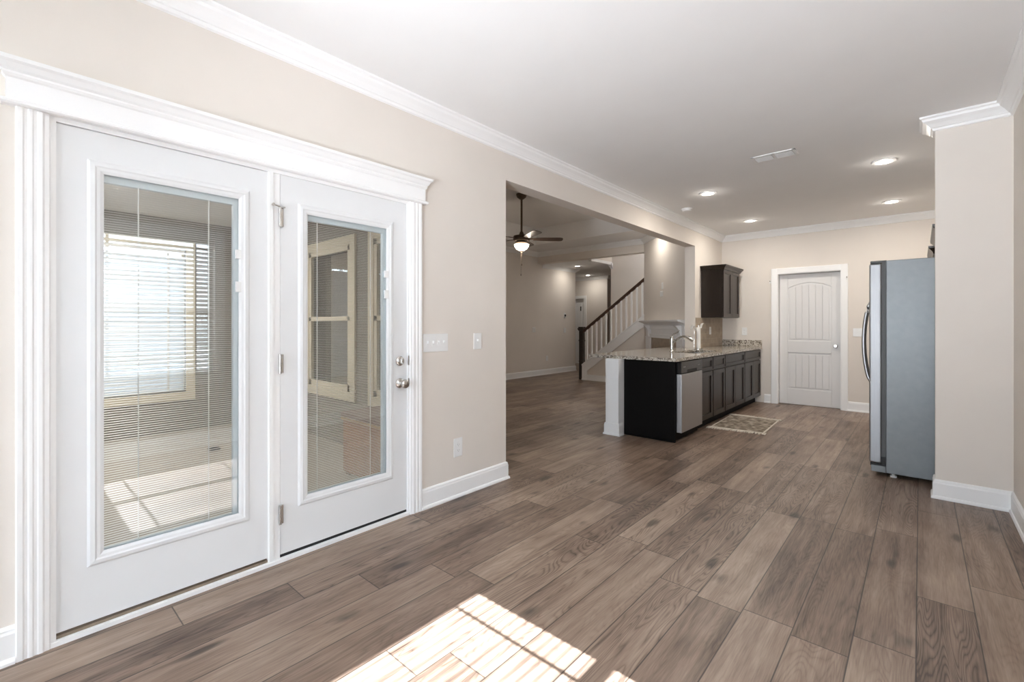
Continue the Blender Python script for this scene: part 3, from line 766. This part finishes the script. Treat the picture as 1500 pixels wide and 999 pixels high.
def facing(x, y, z, nx, ny):
    # local y axis -> (nx,ny), local x -> right hand
    Y = Vector((nx, ny, 0)).normalized(); Z = Vector((0, 0, 1)); X = Y.cross(Z)
    m = Matrix.Identity(4)
    for i, a in enumerate((X, Y, Z)):
        for j in range(3): m[j][i] = a[j]
    m.translation = (x, y, z); return m
plate('light_switch', 'wide white four toggle switch plate beside the glass door casing', 'switch', facing(XL, 2.0, 1.108, 1, 0), .215, .122, 'toggle', 4)
plate('light_switch', 'narrow white single switch near the opening to the living room', 'switch', facing(XL, 2.397, 1.108, 1, 0), .080, .120, 'toggle', 1)
plate('wall_outlet', 'white outlet low on the wall right of the glass doors', 'outlet', facing(XL, 2.203, .352, 1, 0), .080, .132, 'outlet', 1)
plate('light_switch', 'white double switch plate between pantry door and fridge', 'switch', facing(-.650, YB, 1.12, 0, -1), .118, .118, 'toggle', 2)
plate('wall_outlet', 'white outlet above the granite backsplash left of the pantry door', 'outlet', facing(-2.13, YB, 1.12, 0, -1), .078, .125, 'outlet', 1)
plate('wall_outlet', 'white outlet on the beige tile under the wall cabinet', 'outlet', facing(XL+.011, 7.466, 1.135, 1, 0), .075, .12, 'outlet', 1)
plate('thermostat', 'small round black thermostat on the far living room wall', 'thermostat', facing(-6.88, 9.80, 1.465, 1, 0), .09, .13, 'dark', 1)
plate('light_switch', 'white switch plate on the far living room wall left of the thermostat', 'switch', facing(-6.88, 8.52, 1.106, 1, 0), .12, .12, 'rocker', 2)
plate('light_switch', 'white switch plate below the black thermostat', 'switch', facing(-6.88, 9.79, 1.08, 1, 0), .10, .12, 'rocker', 1)
plate('wall_outlet', 'white outlet low on the far living room wall', 'outlet', facing(-6.88, 9.03, .40, 1, 0), .08, .125, 'outlet', 1)
plate('wall_outlet', 'upper white cover plate on the chimney wall above the mantel', 'outlet', facing(-3.47, 7.99, 1.93, -1, -1), .08, .12, 'outlet', 1)
plate('wall_outlet', 'lower white cover plate on the chimney wall above the mantel', 'outlet', facing(-3.50, 8.02, 1.79, -1, -1), .14, .10, 'rocker', 2)

# ------------------------------------------------------------------ kitchen peninsula
XF = -1.905      # cabinet box face
CZ = .848
pe = thing('peninsula_end_panel', 'black brown wood panel closing the near end of the peninsula', 'cabinet panel', (-2.19, 4.70, 0))
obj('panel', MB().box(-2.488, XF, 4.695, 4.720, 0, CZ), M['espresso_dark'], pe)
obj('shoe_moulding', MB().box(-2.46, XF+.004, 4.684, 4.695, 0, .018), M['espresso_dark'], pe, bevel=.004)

def shaker(y0, y1, z0_, z1_, x, rail=.055):
    mb = MB(); t = .019
    mb.box(x, x+t, y0, y0+rail, z0_, z1_).box(x, x+t, y1-rail, y1, z0_, z1_).box(x, x+t, y0+rail, y1-rail, z0_, z0_+rail).box(x, x+t, y0+rail, y1-rail, z1_-rail, z1_)
    mb.box(x, x+t-.011, y0+rail, y1-rail, z0_+rail, z1_-rail)
    return mb
def base_cab(y0, y1, ndoor, label):
    t = thing('base_cabinet', label, 'cabinet', (-2.19, (y0+y1)/2, 0), 'dark base cabinets along the peninsula')
    w_ = .018
    obj('body', MB().box(-2.476, XF, y0+.001, y0+w_, .10, CZ-.001).box(-2.476, XF, y1-w_, y1-.001, .10, CZ-.001).box(-2.476, XF-.02, y0+w_, y1-w_, .10, .118)
        .box(-2.476, -2.47, y0+w_, y1-w_, .118, CZ-.001).box(XF-.02, XF, y0+w_, y1-w_, .10, .135).box(XF-.02, XF, y0+w_, y1-w_, .66, .70).box(XF-.02, XF, y0+w_, y1-w_, .82, CZ-.001), M['espresso'], t)
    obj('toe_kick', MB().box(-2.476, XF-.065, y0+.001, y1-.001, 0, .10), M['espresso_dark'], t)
    obj('drawer_front', shaker(y0+.012, y1-.012, .690, .835, XF, .036), M['espresso'], t, bevel=.002)
    w = (y1-y0-.024-(ndoor-1)*.006)/ndoor
    for i in range(ndoor):
        a = y0+.012+i*(w+.006)
        obj('cabinet_door', shaker(a, a+w, .112, .672, XF), M['espresso'], t, bevel=.002)
base_cab(5.350, 5.815, 1, 'dark narrow base cabinet right beside the dishwasher')
base_cab(5.815, 6.280, 1, 'dark narrow base cabinet, second from the dishwasher')
base_cab(6.280, 7.170, 2, 'dark two door base cabinet, third from the dishwasher')
base_cab(7.170, 8.062, 2, 'dark two door base cabinet at the far wall')

dw = thing('dishwasher', 'stainless dishwasher with black control strip at the peninsula end', 'dishwasher', (-2.19, 5.035, 0))
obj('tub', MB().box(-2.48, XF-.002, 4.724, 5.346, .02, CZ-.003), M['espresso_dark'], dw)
obj('door', MB().box(XF, XF+.055, 4.732, 5.340, .10, .712), M['steel'], dw, bevel=.006)
cp = obj('control_panel', MB().box(XF, XF+.052, 4.732, 5.340, .718, .838), M['panel_black'], dw, bevel=.005)
obj('handle_pocket', MB().box(XF+.050, XF+.054, 4.90, 5.17, .722, .752), M['black'], cp)
for i, yy in enumerate((4.80, 4.83, 5.20, 5.23, 5.26)): obj('button', MB().lathe([(0, 0), (.006, 0), (.005, .002), (0, .002)], (XF+.052, yy, .785), 'x', 10), M['plate_dim'], cp)
obj('kick_plate', MB().box(-2.4, XF-.05, 4.734, 5.338, .005, .09), M['panel_black'], dw)

# countertop with a sink cut-out
def rrect(x0, x1, y0, y1, r, n=6):
    out = []
    for cx_, cy_, s in ((x1-r, y0+r, -PI/2), (x1-r, y1-r, 0), (x0+r, y1-r, PI/2), (x0+r, y0+r, PI)):
        for k in range(n+1):
            a = s+PI/2*k/n; out.append((cx_+r*math.cos(a), cy_+r*math.sin(a)))
    return out
ct = thing('countertop', 'speckled beige granite countertop on the peninsula', 'countertop', (-2.3, 6.3, CZ))
ctm = MB(); bm = ctm.bm
outer = [(-1.868, 4.642), (-1.868, 8.062), (-2.478, 8.062), (-2.478, 6.842), (-2.92, 6.842), (-2.92, 4.642)]
SX0, SX1, SY0, SY1 = -2.36, -1.985, 5.62, 6.40
inner = rrect(SX0, SX1, SY0, SY1, .10)
edges = []
for loop in (outer, inner):
    vs = [bm.verts.new((p[0], p[1], CZ+.034)) for p in loop]
    for i in range(len(vs)): edges.append(bm.edges.new((vs[i], vs[(i+1) % len(vs)])))
res = bmesh.ops.triangle_fill(bm, use_beauty=True, use_dissolve=False, edges=edges)
ext = bmesh.ops.extrude_face_region(bm, geom=list(bm.faces))
bmesh.ops.translate(bm, vec=(0, 0, -.034), verts=[g for g in ext['geom'] if isinstance(g, bmesh.types.BMVert)])
obj('slab', ctm, M['granite'], ct)
obj('backsplash', MB().box(-2.47, -1.872, YB-.022, YB-.001, CZ+.034, CZ+.134), M['granite'], ct, bevel=.003)
CT = CZ+.034
snk = thing('sink', 'undermount steel sink basin in the granite counter', 'sink', (-2.17, 6.0, CZ-.2))
s = MB(); b2 = s.bm
ri = rrect(SX0-.004, SX1+.004, SY0-.004, SY1+.004, .10); rl = rrect(SX0+.01, SX1-.01, SY0+.01, SY1-.01, .09); ro = rrect(SX0-.03, SX1+.03, SY0-.03, SY1+.03, .11)
R0 = [b2.verts.new((p[0], p[1], CZ-.001)) for p in ro]; R1 = [b2.verts.new((p[0], p[1], CZ-.001)) for p in ri]; R2 = [b2.verts.new((p[0], p[1], CZ-.19)) for p in rl]
for A, B in ((R0, R1), (R1, R2)):
    for i in range(len(A)): b2.faces.new([A[i], A[(i+1) % len(A)], B[(i+1) % len(A)], B[i]])
b2.faces.new(R2)
so = obj('basin', s, M['steel'], snk, smooth=True)
obj('drain', MB().lathe([(0, .002), (.035, .003), (.042, .001), (.042, 0), (0, 0)], (-2.17, 6.0, CZ-.19), n=20), M['chrome'], snk)

fc = thing('faucet', 'brushed metal pull out kitchen faucet with lever on the peninsula', 'faucet', (-2.44, 5.905, CT))
fx, fy = -2.44, 5.905
obj('body', MB().lathe([(.030, 0), (.030, .006), (.024, .012), (.021, .03), (.023, .10), (.024, .16), (.021, .19), (.012, .205), (0, .208)], (fx, fy, CT), n=20), M['chrome'], fc, smooth=True)
obj('spout', MB().tube([(fx+.01, fy, CT+.105), (fx+.06, fy+.005, CT+.15), (fx+.11, fy+.01, CT+.185), (fx+.15, fy+.012, CT+.195), (fx+.20, fy+.015, CT+.185), (fx+.235, fy+.018, CT+.165)], [.014, .014, .014, .015, .019, .018], 14), M['chrome'], fc, smooth=True)
obj('spray_head', MB().tube([(fx+.20, fy+.015, CT+.186), (fx+.24, fy+.018, CT+.165), (fx+.27, fy+.02, CT+.145)], [.020, .023, .024], 14), M['chrome'], fc, smooth=True)
obj('lever', MB().tube([(fx, fy, CT+.20), (fx+.03, fy+.002, CT+.225), (fx+.075, fy+.004, CT+.245), (fx+.10, fy+.005, CT+.275)], [.010, .008, .007, .005], 10), M['chrome'], fc, smooth=True)

# paper towel on its stand
tx, ty = -2.235, 6.285
tx, ty = -2.336, 6.588
ph = thing('paper_towel_holder', 'slim metal paper towel stand on the counter behind the sink', 'paper towel holder', (tx, ty, CT))
obj('base', MB().lathe([(0, 0), (.062, 0), (.062, .006), (.055, .010), (0, .010)], (tx, ty, CT), n=24), M['nickel'], ph, smooth=True)
obj('rod', MB().tube([(tx, ty, CT+.008), (tx, ty, CT+.34)], .006), M['nickel'], ph)
obj('side_arm', MB().tube([(tx-.046, ty-.036, CT+.006), (tx-.046, ty-.036, CT+.26)], .003), M['nickel'], ph)
pr = thing('paper_towel_roll', 'nearly used white paper towel roll with a loose flared sheet', 'paper towel', (tx, ty, CT+.012))
obj('roll', MB().lathe([(.010, 0), (.028, 0), (.028, .30), (.010, .30)], (tx, ty, CT+.012), n=24), M['paper'], pr, smooth=True)
sh = MB()
R_ = Vector((.7473, .6645, 0))      # across the counter diagonal
base = Vector((tx, ty, CT))
def strip(pts, wv, th=.002):
    pts = [Vector(p) for p in pts]
    for A, B in zip(pts, pts[1:]):
        n_ = (B-A).cross(wv).normalized()*th
        for s_ in (1,):
            v8 = [A-wv+n_, A+wv+n_, B+wv+n_, B-wv+n_, A-wv-n_, A+wv-n_, B+wv-n_, B-wv-n_]
            vv = [sh.bm.verts.new(p) for p in v8]
            for f in ((0,1,2,3),(7,6,5,4),(0,4,5,1),(1,5,6,2),(2,6,7,3),(3,7,4,0)): sh.bm.faces.new([vv[i] for i in f])
D_ = Vector((-.6645, .7473, 0))*.035
strip([base+R_*.03+Vector((0,0,.30)), base+R_*.036+Vector((0,0,.335)), base+R_*.052+Vector((0,0,.362)), base+R_*.062+Vector((0,0,.366))], D_)
strip([base-R_*.03+Vector((0,0,.26)), base-R_*.05+Vector((0,0,.29)), base-R_*.075+Vector((0,0,.345)), base-R_*.10+Vector((0,0,.30)), base-R_*.108+Vector((0,0,.275))], D_)
obj('loose_sheet', sh, M['paper'], pr)

# tile backsplash and wall cabinets
tag(obj('tile_backsplash', MB().box(XL+.001, XL+.010, 6.872, 8.078, CT+.001, 1.333), M['tile']), 'beige stone tile backsplash under the dark wall cabinet', 'backsplash')
def wall_cab(name, label, x0, x1, y0, y1, z0_, z1_, ndoor, face, crown_h=.06):
    """face=+1: doors towards +x"""
    t = thing(name, label, 'cabinet', ((x0+x1)/2, (y0+y1)/2, z0_), 'dark wall cabinets of the kitchen')
    xf = x1 if face > 0 else x0
    obj('body', MB().box(x0, x1, y0, y1, z0_, z1_), M['espresso'], t)
    w = (y1-y0-.012-(ndoor-1)*.005)/ndoor
    for i in range(ndoor):
        a = y0+.006+i*(w+.005)
        s_ = shaker(a, a+w, z0_+.006, z1_-.006, 0)
        for v in s_.bm.verts: v.co.x = xf + face*v.co.x
        obj('cabinet_door', s_, M['espresso'], t, bevel=.002)
    cp_ = [(0, z1_-.012), (.010, z1_-.012), (.016, z1_+.008), (.034, z1_+.030), (.044, z1_+.040), (.046, z1_+crown_h), (0, z1_+crown_h)]
    if face > 0: path = [(x0, y1), (x1+.02, y1), (x1+.02, y0), (x0, y0)][::-1]
    else: path = [(x1, y0), (x0-.02, y0), (x0-.02, y1), (x1, y1)][::-1]
    mb = MB(); 
    mb.sweep(path, cp_) 
    obj('crown', mb, M['espresso'], t)
    return t
wall_cab('wall_cabinet', 'dark two door wall cabinet above the tile backsplash', XL+.001, -2.175, 7.10, 7.90, 1.335, 2.052, 2, 1)
wall_cab('wall_cabinet', 'dark cabinet above the fridge mostly hidden by the wing wall', .135, XR-.001, 4.74, 5.62, 1.80, 1.93, 2, -1)
wall_cab('wall_cabinet', 'dark cabinet deeper in the kitchen behind the fridge', .125, XR-.001, 5.95, 6.70, 1.40, 1.92, 2, -1)

# ------------------------------------------------------------------ fridge
fg = thing('refrigerator', 'tall grey and stainless side by side fridge beside the wing wall', 'refrigerator', (.08, 5.2, 0))
fy0, fy1 = 4.765, 5.67
obj('cabinet', MB().box(-.205, .44, fy0, fy1, .035, 1.748), M['fridge_side'], fg, bevel=.006)
obj('gasket', MB().box(-.232, -.205, fy0+.010, fy1-.010, .10, 1.735), M['gasket'], fg)
ym = 5.16
for a, b, hy in ((fy0, ym-.004, ym-.055), (ym+.004, fy1, ym+.055)):
    dr = obj('door', MB().box(-.312, -.232, a, b, .105, 1.728), M['fridge_steel'], fg, bevel=.012, seg=3)
    pts = []
    for k in range(15):
        u = k/14; z = .72+.72*u
        pts.append((-.312-.004-.058*math.sin(PI*u)**.55, hy, z))
    obj('handle', MB().tube(pts, .013, 12), M['steel'], dr, smooth=True)
obj('hinge_cover', MB().box(-.305, -.20, fy0+.01, fy0+.075, 1.730, 1.752), M['gasket'], fg, bevel=.004)
obj('hinge_cover', MB().box(-.305, -.20, fy1-.075, fy1-.01, 1.730, 1.752), M['gasket'], fg, bevel=.004)
obj('grille', MB().box(-.285, -.205, fy0+.02, fy1-.02, .03, .095), M['gasket'], fg)
obj('hinge_bracket', MB().box(-.305, -.215, fy0+.004, fy0+.03, .080, .104).box(-.235, -.207, fy0+.002, fy0+.012, .09, .16), M['black'], fg, bevel=.002)
obj('lower_trim', MB().box(-.300, -.205, fy0, fy0+.05, .035, .086), M['fridge_side'], fg, bevel=.003)
for yy in (fy0+.05, fy1-.05):
    obj('foot', MB().lathe([(0, 0), (.022, 0), (.022, .014), (.010, .018), (.010, .04), (0, .04)], (-.16, yy, 0), n=16), M['plate'], fg, smooth=True)
    obj('foot', MB().lathe([(0, 0), (.022, 0), (.022, .014), (.010, .018), (.010, .04), (0, .04)], (.38, yy, 0), n=16), M['plate'], fg, smooth=True)

# ------------------------------------------------------------------ kitchen rug
rg = thing('rug', 'small faded beige and brown patterned rug with white fringe', 'rug', (-1.62, 6.18, 0))
A, B, C_, D = (-1.882, 5.655), (-1.312, 5.700), (-1.345, 6.69), (-1.925, 6.70)
def bil(u, v):
    x = (A[0]*(1-u)+B[0]*u)*(1-v)+(D[0]*(1-u)+C_[0]*u)*v
    y = (A[1]*(1-u)+B[1]*u)*(1-v)+(D[1]*(1-u)+C_[1]*u)*v
    return x, y
def rugpatch(u0, u1, v0, v1, zt_):
    mb = MB(); mb.prism([bil(u0, v0), bil(u1, v0), bil(u1, v1), bil(u0, v1)], 'z', 0.0, zt_); return mb
obj('pile', rugpatch(.03, .97, .06, .94, .007), M['rug'], rg)
for q in ((0, .03, .06, .94), (.97, 1, .06, .94)):
    obj('binding', MB().prism([bil(q[0], q[2]), bil(q[1], q[2]), bil(q[1], q[3]), bil(q[0], q[3])], 'z', 0, .0065), M['fringe'], rg)
fr_ = MB()
for end in (0, 1):
    for k in range(70):
        u = -.03+1.06*k/69
        x, y = bil(u, .065 if end == 0 else .935); x2, y2 = bil(u+random.uniform(-.02, .02), random.uniform(-.040, -.005) if end == 0 else random.uniform(1.005, 1.035))
        zt_ = random.uniform(.005, .012)
        fr_.tube([(x, y, .006), ((x+x2)/2, (y+y2)/2, zt_), (x2, y2, .0035)], [.0055, .0065, .004], 5)
fo = obj('fringe', fr_, M['fringe'], rg); fo['kind'] = 'stuff'

# ------------------------------------------------------------------ ceiling fan
FX, FY = -4.72, 5.536
fan = thing('ceiling_fan', 'dark bronze ceiling fan with lit white bowl in the living room', 'ceiling fan', (FX, FY, TH))
obj('canopy', MB().lathe([(.085, 0), (.085, -.02), (.07, -.055), (.03, -.085), (.015, -.09), (0, -.09)][::-1], (FX, FY, TH), n=28), M['fan_metal'], fan, smooth=True)
obj('downrod', MB().tube([(FX, FY, TH-.07), (FX, FY, 2.65)], .016, 14), M['fan_metal'], fan, smooth=True)
obj('motor_housing', MB().lathe([(0, 2.705), (.025, 2.70), (.04, 2.66), (.06, 2.645), (.125, 2.635), (.135, 2.62), (.135, 2.575), (.12, 2.555), (.06, 2.545), (0, 2.545)], (FX, FY, 0), n=32), M['fan_metal'], fan, smooth=True)
for k in range(5):
    ang = math.radians(41.65+3+72*k)
    m4 = Matrix.Translation((FX, FY, 2.585)) @ Matrix.Rotation(ang, 4, 'Z') @ Matrix.Rotation(math.radians(-11), 4, 'X')
    out = [(.19, -.045), (.30, -.060), (.60, -.072), (.645, -.060), (.66, -.025), (.66, .025), (.645, .060), (.60, .072), (.30, .060), (.19, .045)]
    bl = obj('blade', MB().prism(out, 'z', -.004, .004).transform(m4), M['fan_wood'], fan, bevel=.002)
    obj('blade_arm', MB().prism([(.09, -.018), (.20, -.03), (.26, -.02), (.26, .02), (.20, .03), (.09, .018)], 'z', .004, .010).transform(m4), M['fan_metal'], bl)
obj('light_fitter', MB().lathe([(0, 2.50), (.085, 2.50), (.10, 2.525), (.07, 2.548), (0, 2.55)], (FX, FY, 0), n=28), M['fan_metal'], fan, smooth=True)
obj('light_bowl', MB().lathe([(0, 2.395), (.04, 2.402), (.085, 2.430), (.112, 2.470), (.118, 2.498), (0, 2.50)], (FX, FY, 0), n=28), M['bowl'], fan, smooth=True)
obj('finial', MB().lathe([(0, 2.365), (.010, 2.37), (.022, 2.385), (.024, 2.396), (0, 2.40)], (FX, FY, 0), n=16), M['fan_metal'], fan, smooth=True)
for dx, zl in ((.012, 2.19), (-.004, 2.03)):
    pc_ = obj('pull_chain', MB().tube([(FX+dx, FY-.01, 2.375), (FX+dx, FY-.01, zl)], .0022, 6), M['fan_metal'], fan)
    obj('pull', MB().lathe([(0, zl-.03), (.006, zl-.025), (.006, zl), (0, zl+.003)], (FX+dx, FY-.01, 0), n=10), M['fan_metal'], pc_)
fl_d = bpy.data.lights.new('fan_lamp', 'POINT'); fl_d.energy = 7.0; fl_d.color = (1, .86, .70); fl_d.shadow_soft_size = .1
fl_o = bpy.data.objects.new('fan_lamp', fl_d); COL.objects.link(fl_o); fl_o.parent = fan; fl_o.location = (0, 0, 2.33-TH)

# ------------------------------------------------------------------ staircase
st = thing('staircase', 'white staircase with dark handrail rising to the right behind the counter', 'staircase', (-5.67, 8.72, 0))
SL = .735
steps = MB()
n_steps = 14; run = .262; rise = run*SL
for k in range(n_steps):
    xa = -5.56+k*run
    if xa+run > -2.7: break
    steps.box(xa, xa+run+.02, 8.78, 9.77, k*rise, (k+1)*rise)
obj('steps', steps, M['trim'], st)
x_s, x_e = -5.63, -2.66
def zs(x): return .30+(x+5.63)*SL
wallp = MB().prism([(x_s+.02, 0), (x_e, 0), (x_e, zs(x_e)), (x_s+.02, zs(x_s+.02))], 'y', 8.69, 8.775)
obj('side_wall', wallp, M['wall'], st)
sg = MB()
sg.prism([(x_s, .0), (x_s+.13, 0), (x_s+.13, zs(x_s+.13)-.16), (x_e, zs(x_e)-.16), (x_e, zs(x_e)+.02), (x_s, zs(x_s)+.02)], 'y', 8.672, 8.69)
sg.prism([(x_s, zs(x_s)+.02), (x_e, zs(x_e)+.02), (x_e, zs(x_e)+.045), (x_s, zs(x_s)+.045)], 'y', 8.66, 8.79)
sg.prism([(x_s+.13, zs(x_s+.13)-.19), (x_e, zs(x_e)-.19), (x_e, zs(x_e)-.16), (x_s+.13, zs(x_s+.13)-.16)], 'y', 8.666, 8.69)
sg.box(x_s+.13, -4.2, 8.676, 8.69, 0, .125).box(x_s, -4.2, 8.660, 8.672, 0, .025)
obj('stringer', sg, M['trim'], st)
nx, ny = -5.665, 8.73
nw = obj('newel_post', MB().box(nx-.048, nx+.048, ny-.048, ny+.048, 0, 1.09).box(nx-.060, nx+.060, ny-.060, ny+.060, 1.09, 1.115).box(nx-.072, nx+.072, ny-.072, ny+.072, 1.115, 1.15)
   .prism([(nx-.06, ny-.06), (nx+.06, ny-.06), (nx+.06, ny+.06), (nx-.06, ny+.06)], 'z', 1.15, 1.18).box(nx-.056, nx+.056, ny-.056, ny+.056, .86, .885).box(nx-.054, nx+.054, ny-.054, ny+.054, .40, .42), M['newel'], st, bevel=.004)
def zr(x): return 1.075+(x+5.63)*SL
obj('handrail', MB().prism([(nx+.03, zr(nx+.03)-.04), (-3.9, zr(-3.9)-.04), (-3.9, zr(-3.9)+.035), (nx+.03, zr(nx+.03)+.035)], 'y', ny-.03, ny+.03), M['rail'], st, bevel=.012, seg=3)
for k in range(13):
    bx = -5.53+.1195*k
    obj('baluster', MB().box(bx-.016, bx+.016, ny-.016, ny+.016, zs(bx)+.02, zr(bx)-.02), M['trim'], st)

# ------------------------------------------------------------------ corner fireplace mantel
fp = thing('fireplace', 'white mantel and surround of the corner fireplace behind the faucet', 'fireplace', (-3.39, 7.91, 0))
Xf = Vector((1, -1, 0)).normalized(); Nf = Vector((-1, -1, 0)).normalized(); Of = Vector((-3.39, 7.91, 0))
mf4 = Matrix.Identity(4)
for j in range(3): mf4[j][0] = Xf[j]; mf4[j][1] = Nf[j]; mf4[j][3] = Of[j]
def F(mb): return mb.transform(mf4)
# in the local frame x runs along the face, y out of it
HW = .92
obj('mantel_shelf', F(MB().prism([(.0, 1.215), (.05, 1.215), (.06, 1.24), (.10, 1.262), (.14, 1.275), (.165, 1.278), (.17, 1.31), (0, 1.31)], 'x', -HW, HW)), M['trim'], fp, bevel=.003)
obj('frieze', F(MB().box(-HW+.06, HW-.06, .001, .035, 1.0, 1.215).box(-.62, .62, .035, .055, 1.15, 1.17).box(-.62, .62, .035, .055, 1.035, 1.055).box(-.62, -.60, .035, .055, 1.055, 1.15).box(.60, .62, .035, .055, 1.055, 1.15).box(-HW+.06, HW-.06, .035, .06, .985, 1.003)), M['trim'], fp, bevel=.002)
for s_ in (-1, 1):
    xa, xb = sorted((s_*.60, s_*.84))
    pl = obj('pilaster', F(MB().box(xa, xb, .001, .055, 0, .985).box(xa-.01, xb+.01, .001, .065, 0, .14).box(xa+.05, xb-.05, .055, .062, .2, .9)), M['trim'], fp, bevel=.003)
    cb_ = [(.036, 1.0), (.06, 1.0), (.065, 1.08), (.085, 1.15), (.13, 1.20), (.14, 1.215), (.036, 1.215)]
    obj('bracket', F(MB().prism(cb_, 'x', s_*.72-.05, s_*.72+.05)), M['trim'], fp, bevel=.003)
obj('stone_surround', F(MB().box(-.60, -.42, .001, .03, 0, .985).box(.42, .60, .001, .03, 0, .985).box(-.42, .42, .001, .03, .80, .985)), M['stone'], fp)
obj('firebox', F(MB().box(-.42, .42, .001, .02, 0, .80)), M['dark_glass'], fp)

# ------------------------------------------------------------------ sunroom contents
ch = thing('storage_chest', 'brown wooden plank chest in the sunroom behind the right glass door', 'chest', (-3.18, 2.08, 0))
cx0, cx1, cy0, cy1 = -3.58, -2.72, 1.90, 2.31
bd_ = MB().box(cx0+.02, cx1, cy0+.015, cy1, .02, .46)
n_ = 7
for k in range(n_):
    w = (cx1-cx0-.02)/n_; bd_.box(cx0+.02+k*w+.002, cx0+.02+(k+1)*w-.002, cy0+.003, cy0+.015, .03, .45)
obj('body', bd_, M['chest'], ch, bevel=.002)
obj('lid', MB().prism(rrect(cx0-.01, cx1+.01, cy0-.02, cy1, .05), 'z', .475, .51), M['chest_top'], ch, bevel=.01)
obj('lid_edge', MB().box(cx0+.01, cx1, cy0-.012, cy1-.01, .452, .475), M['chest_edge'], ch, bevel=.003)
for x in (cx0+.05, cx1-.05): 
    for y in (cy0+.05, cy1-.05): obj('foot', MB().box(x-.025, x+.025, y-.025, y+.025, -.002, .02), M['chest_top'], ch)
cpts = [(-5.22+.055*math.cos(t*.7)+.012*t*.3, 1.42+.045*math.sin(t*.7), .006+.0006*t) for t in range(0, 24)]
tag(obj('cable', MB().tube(cpts, .006, 6), M['black'], org=(-5.2, 1.42, 0)), 'small black coil of cable lying on the sunroom floor', 'cable')
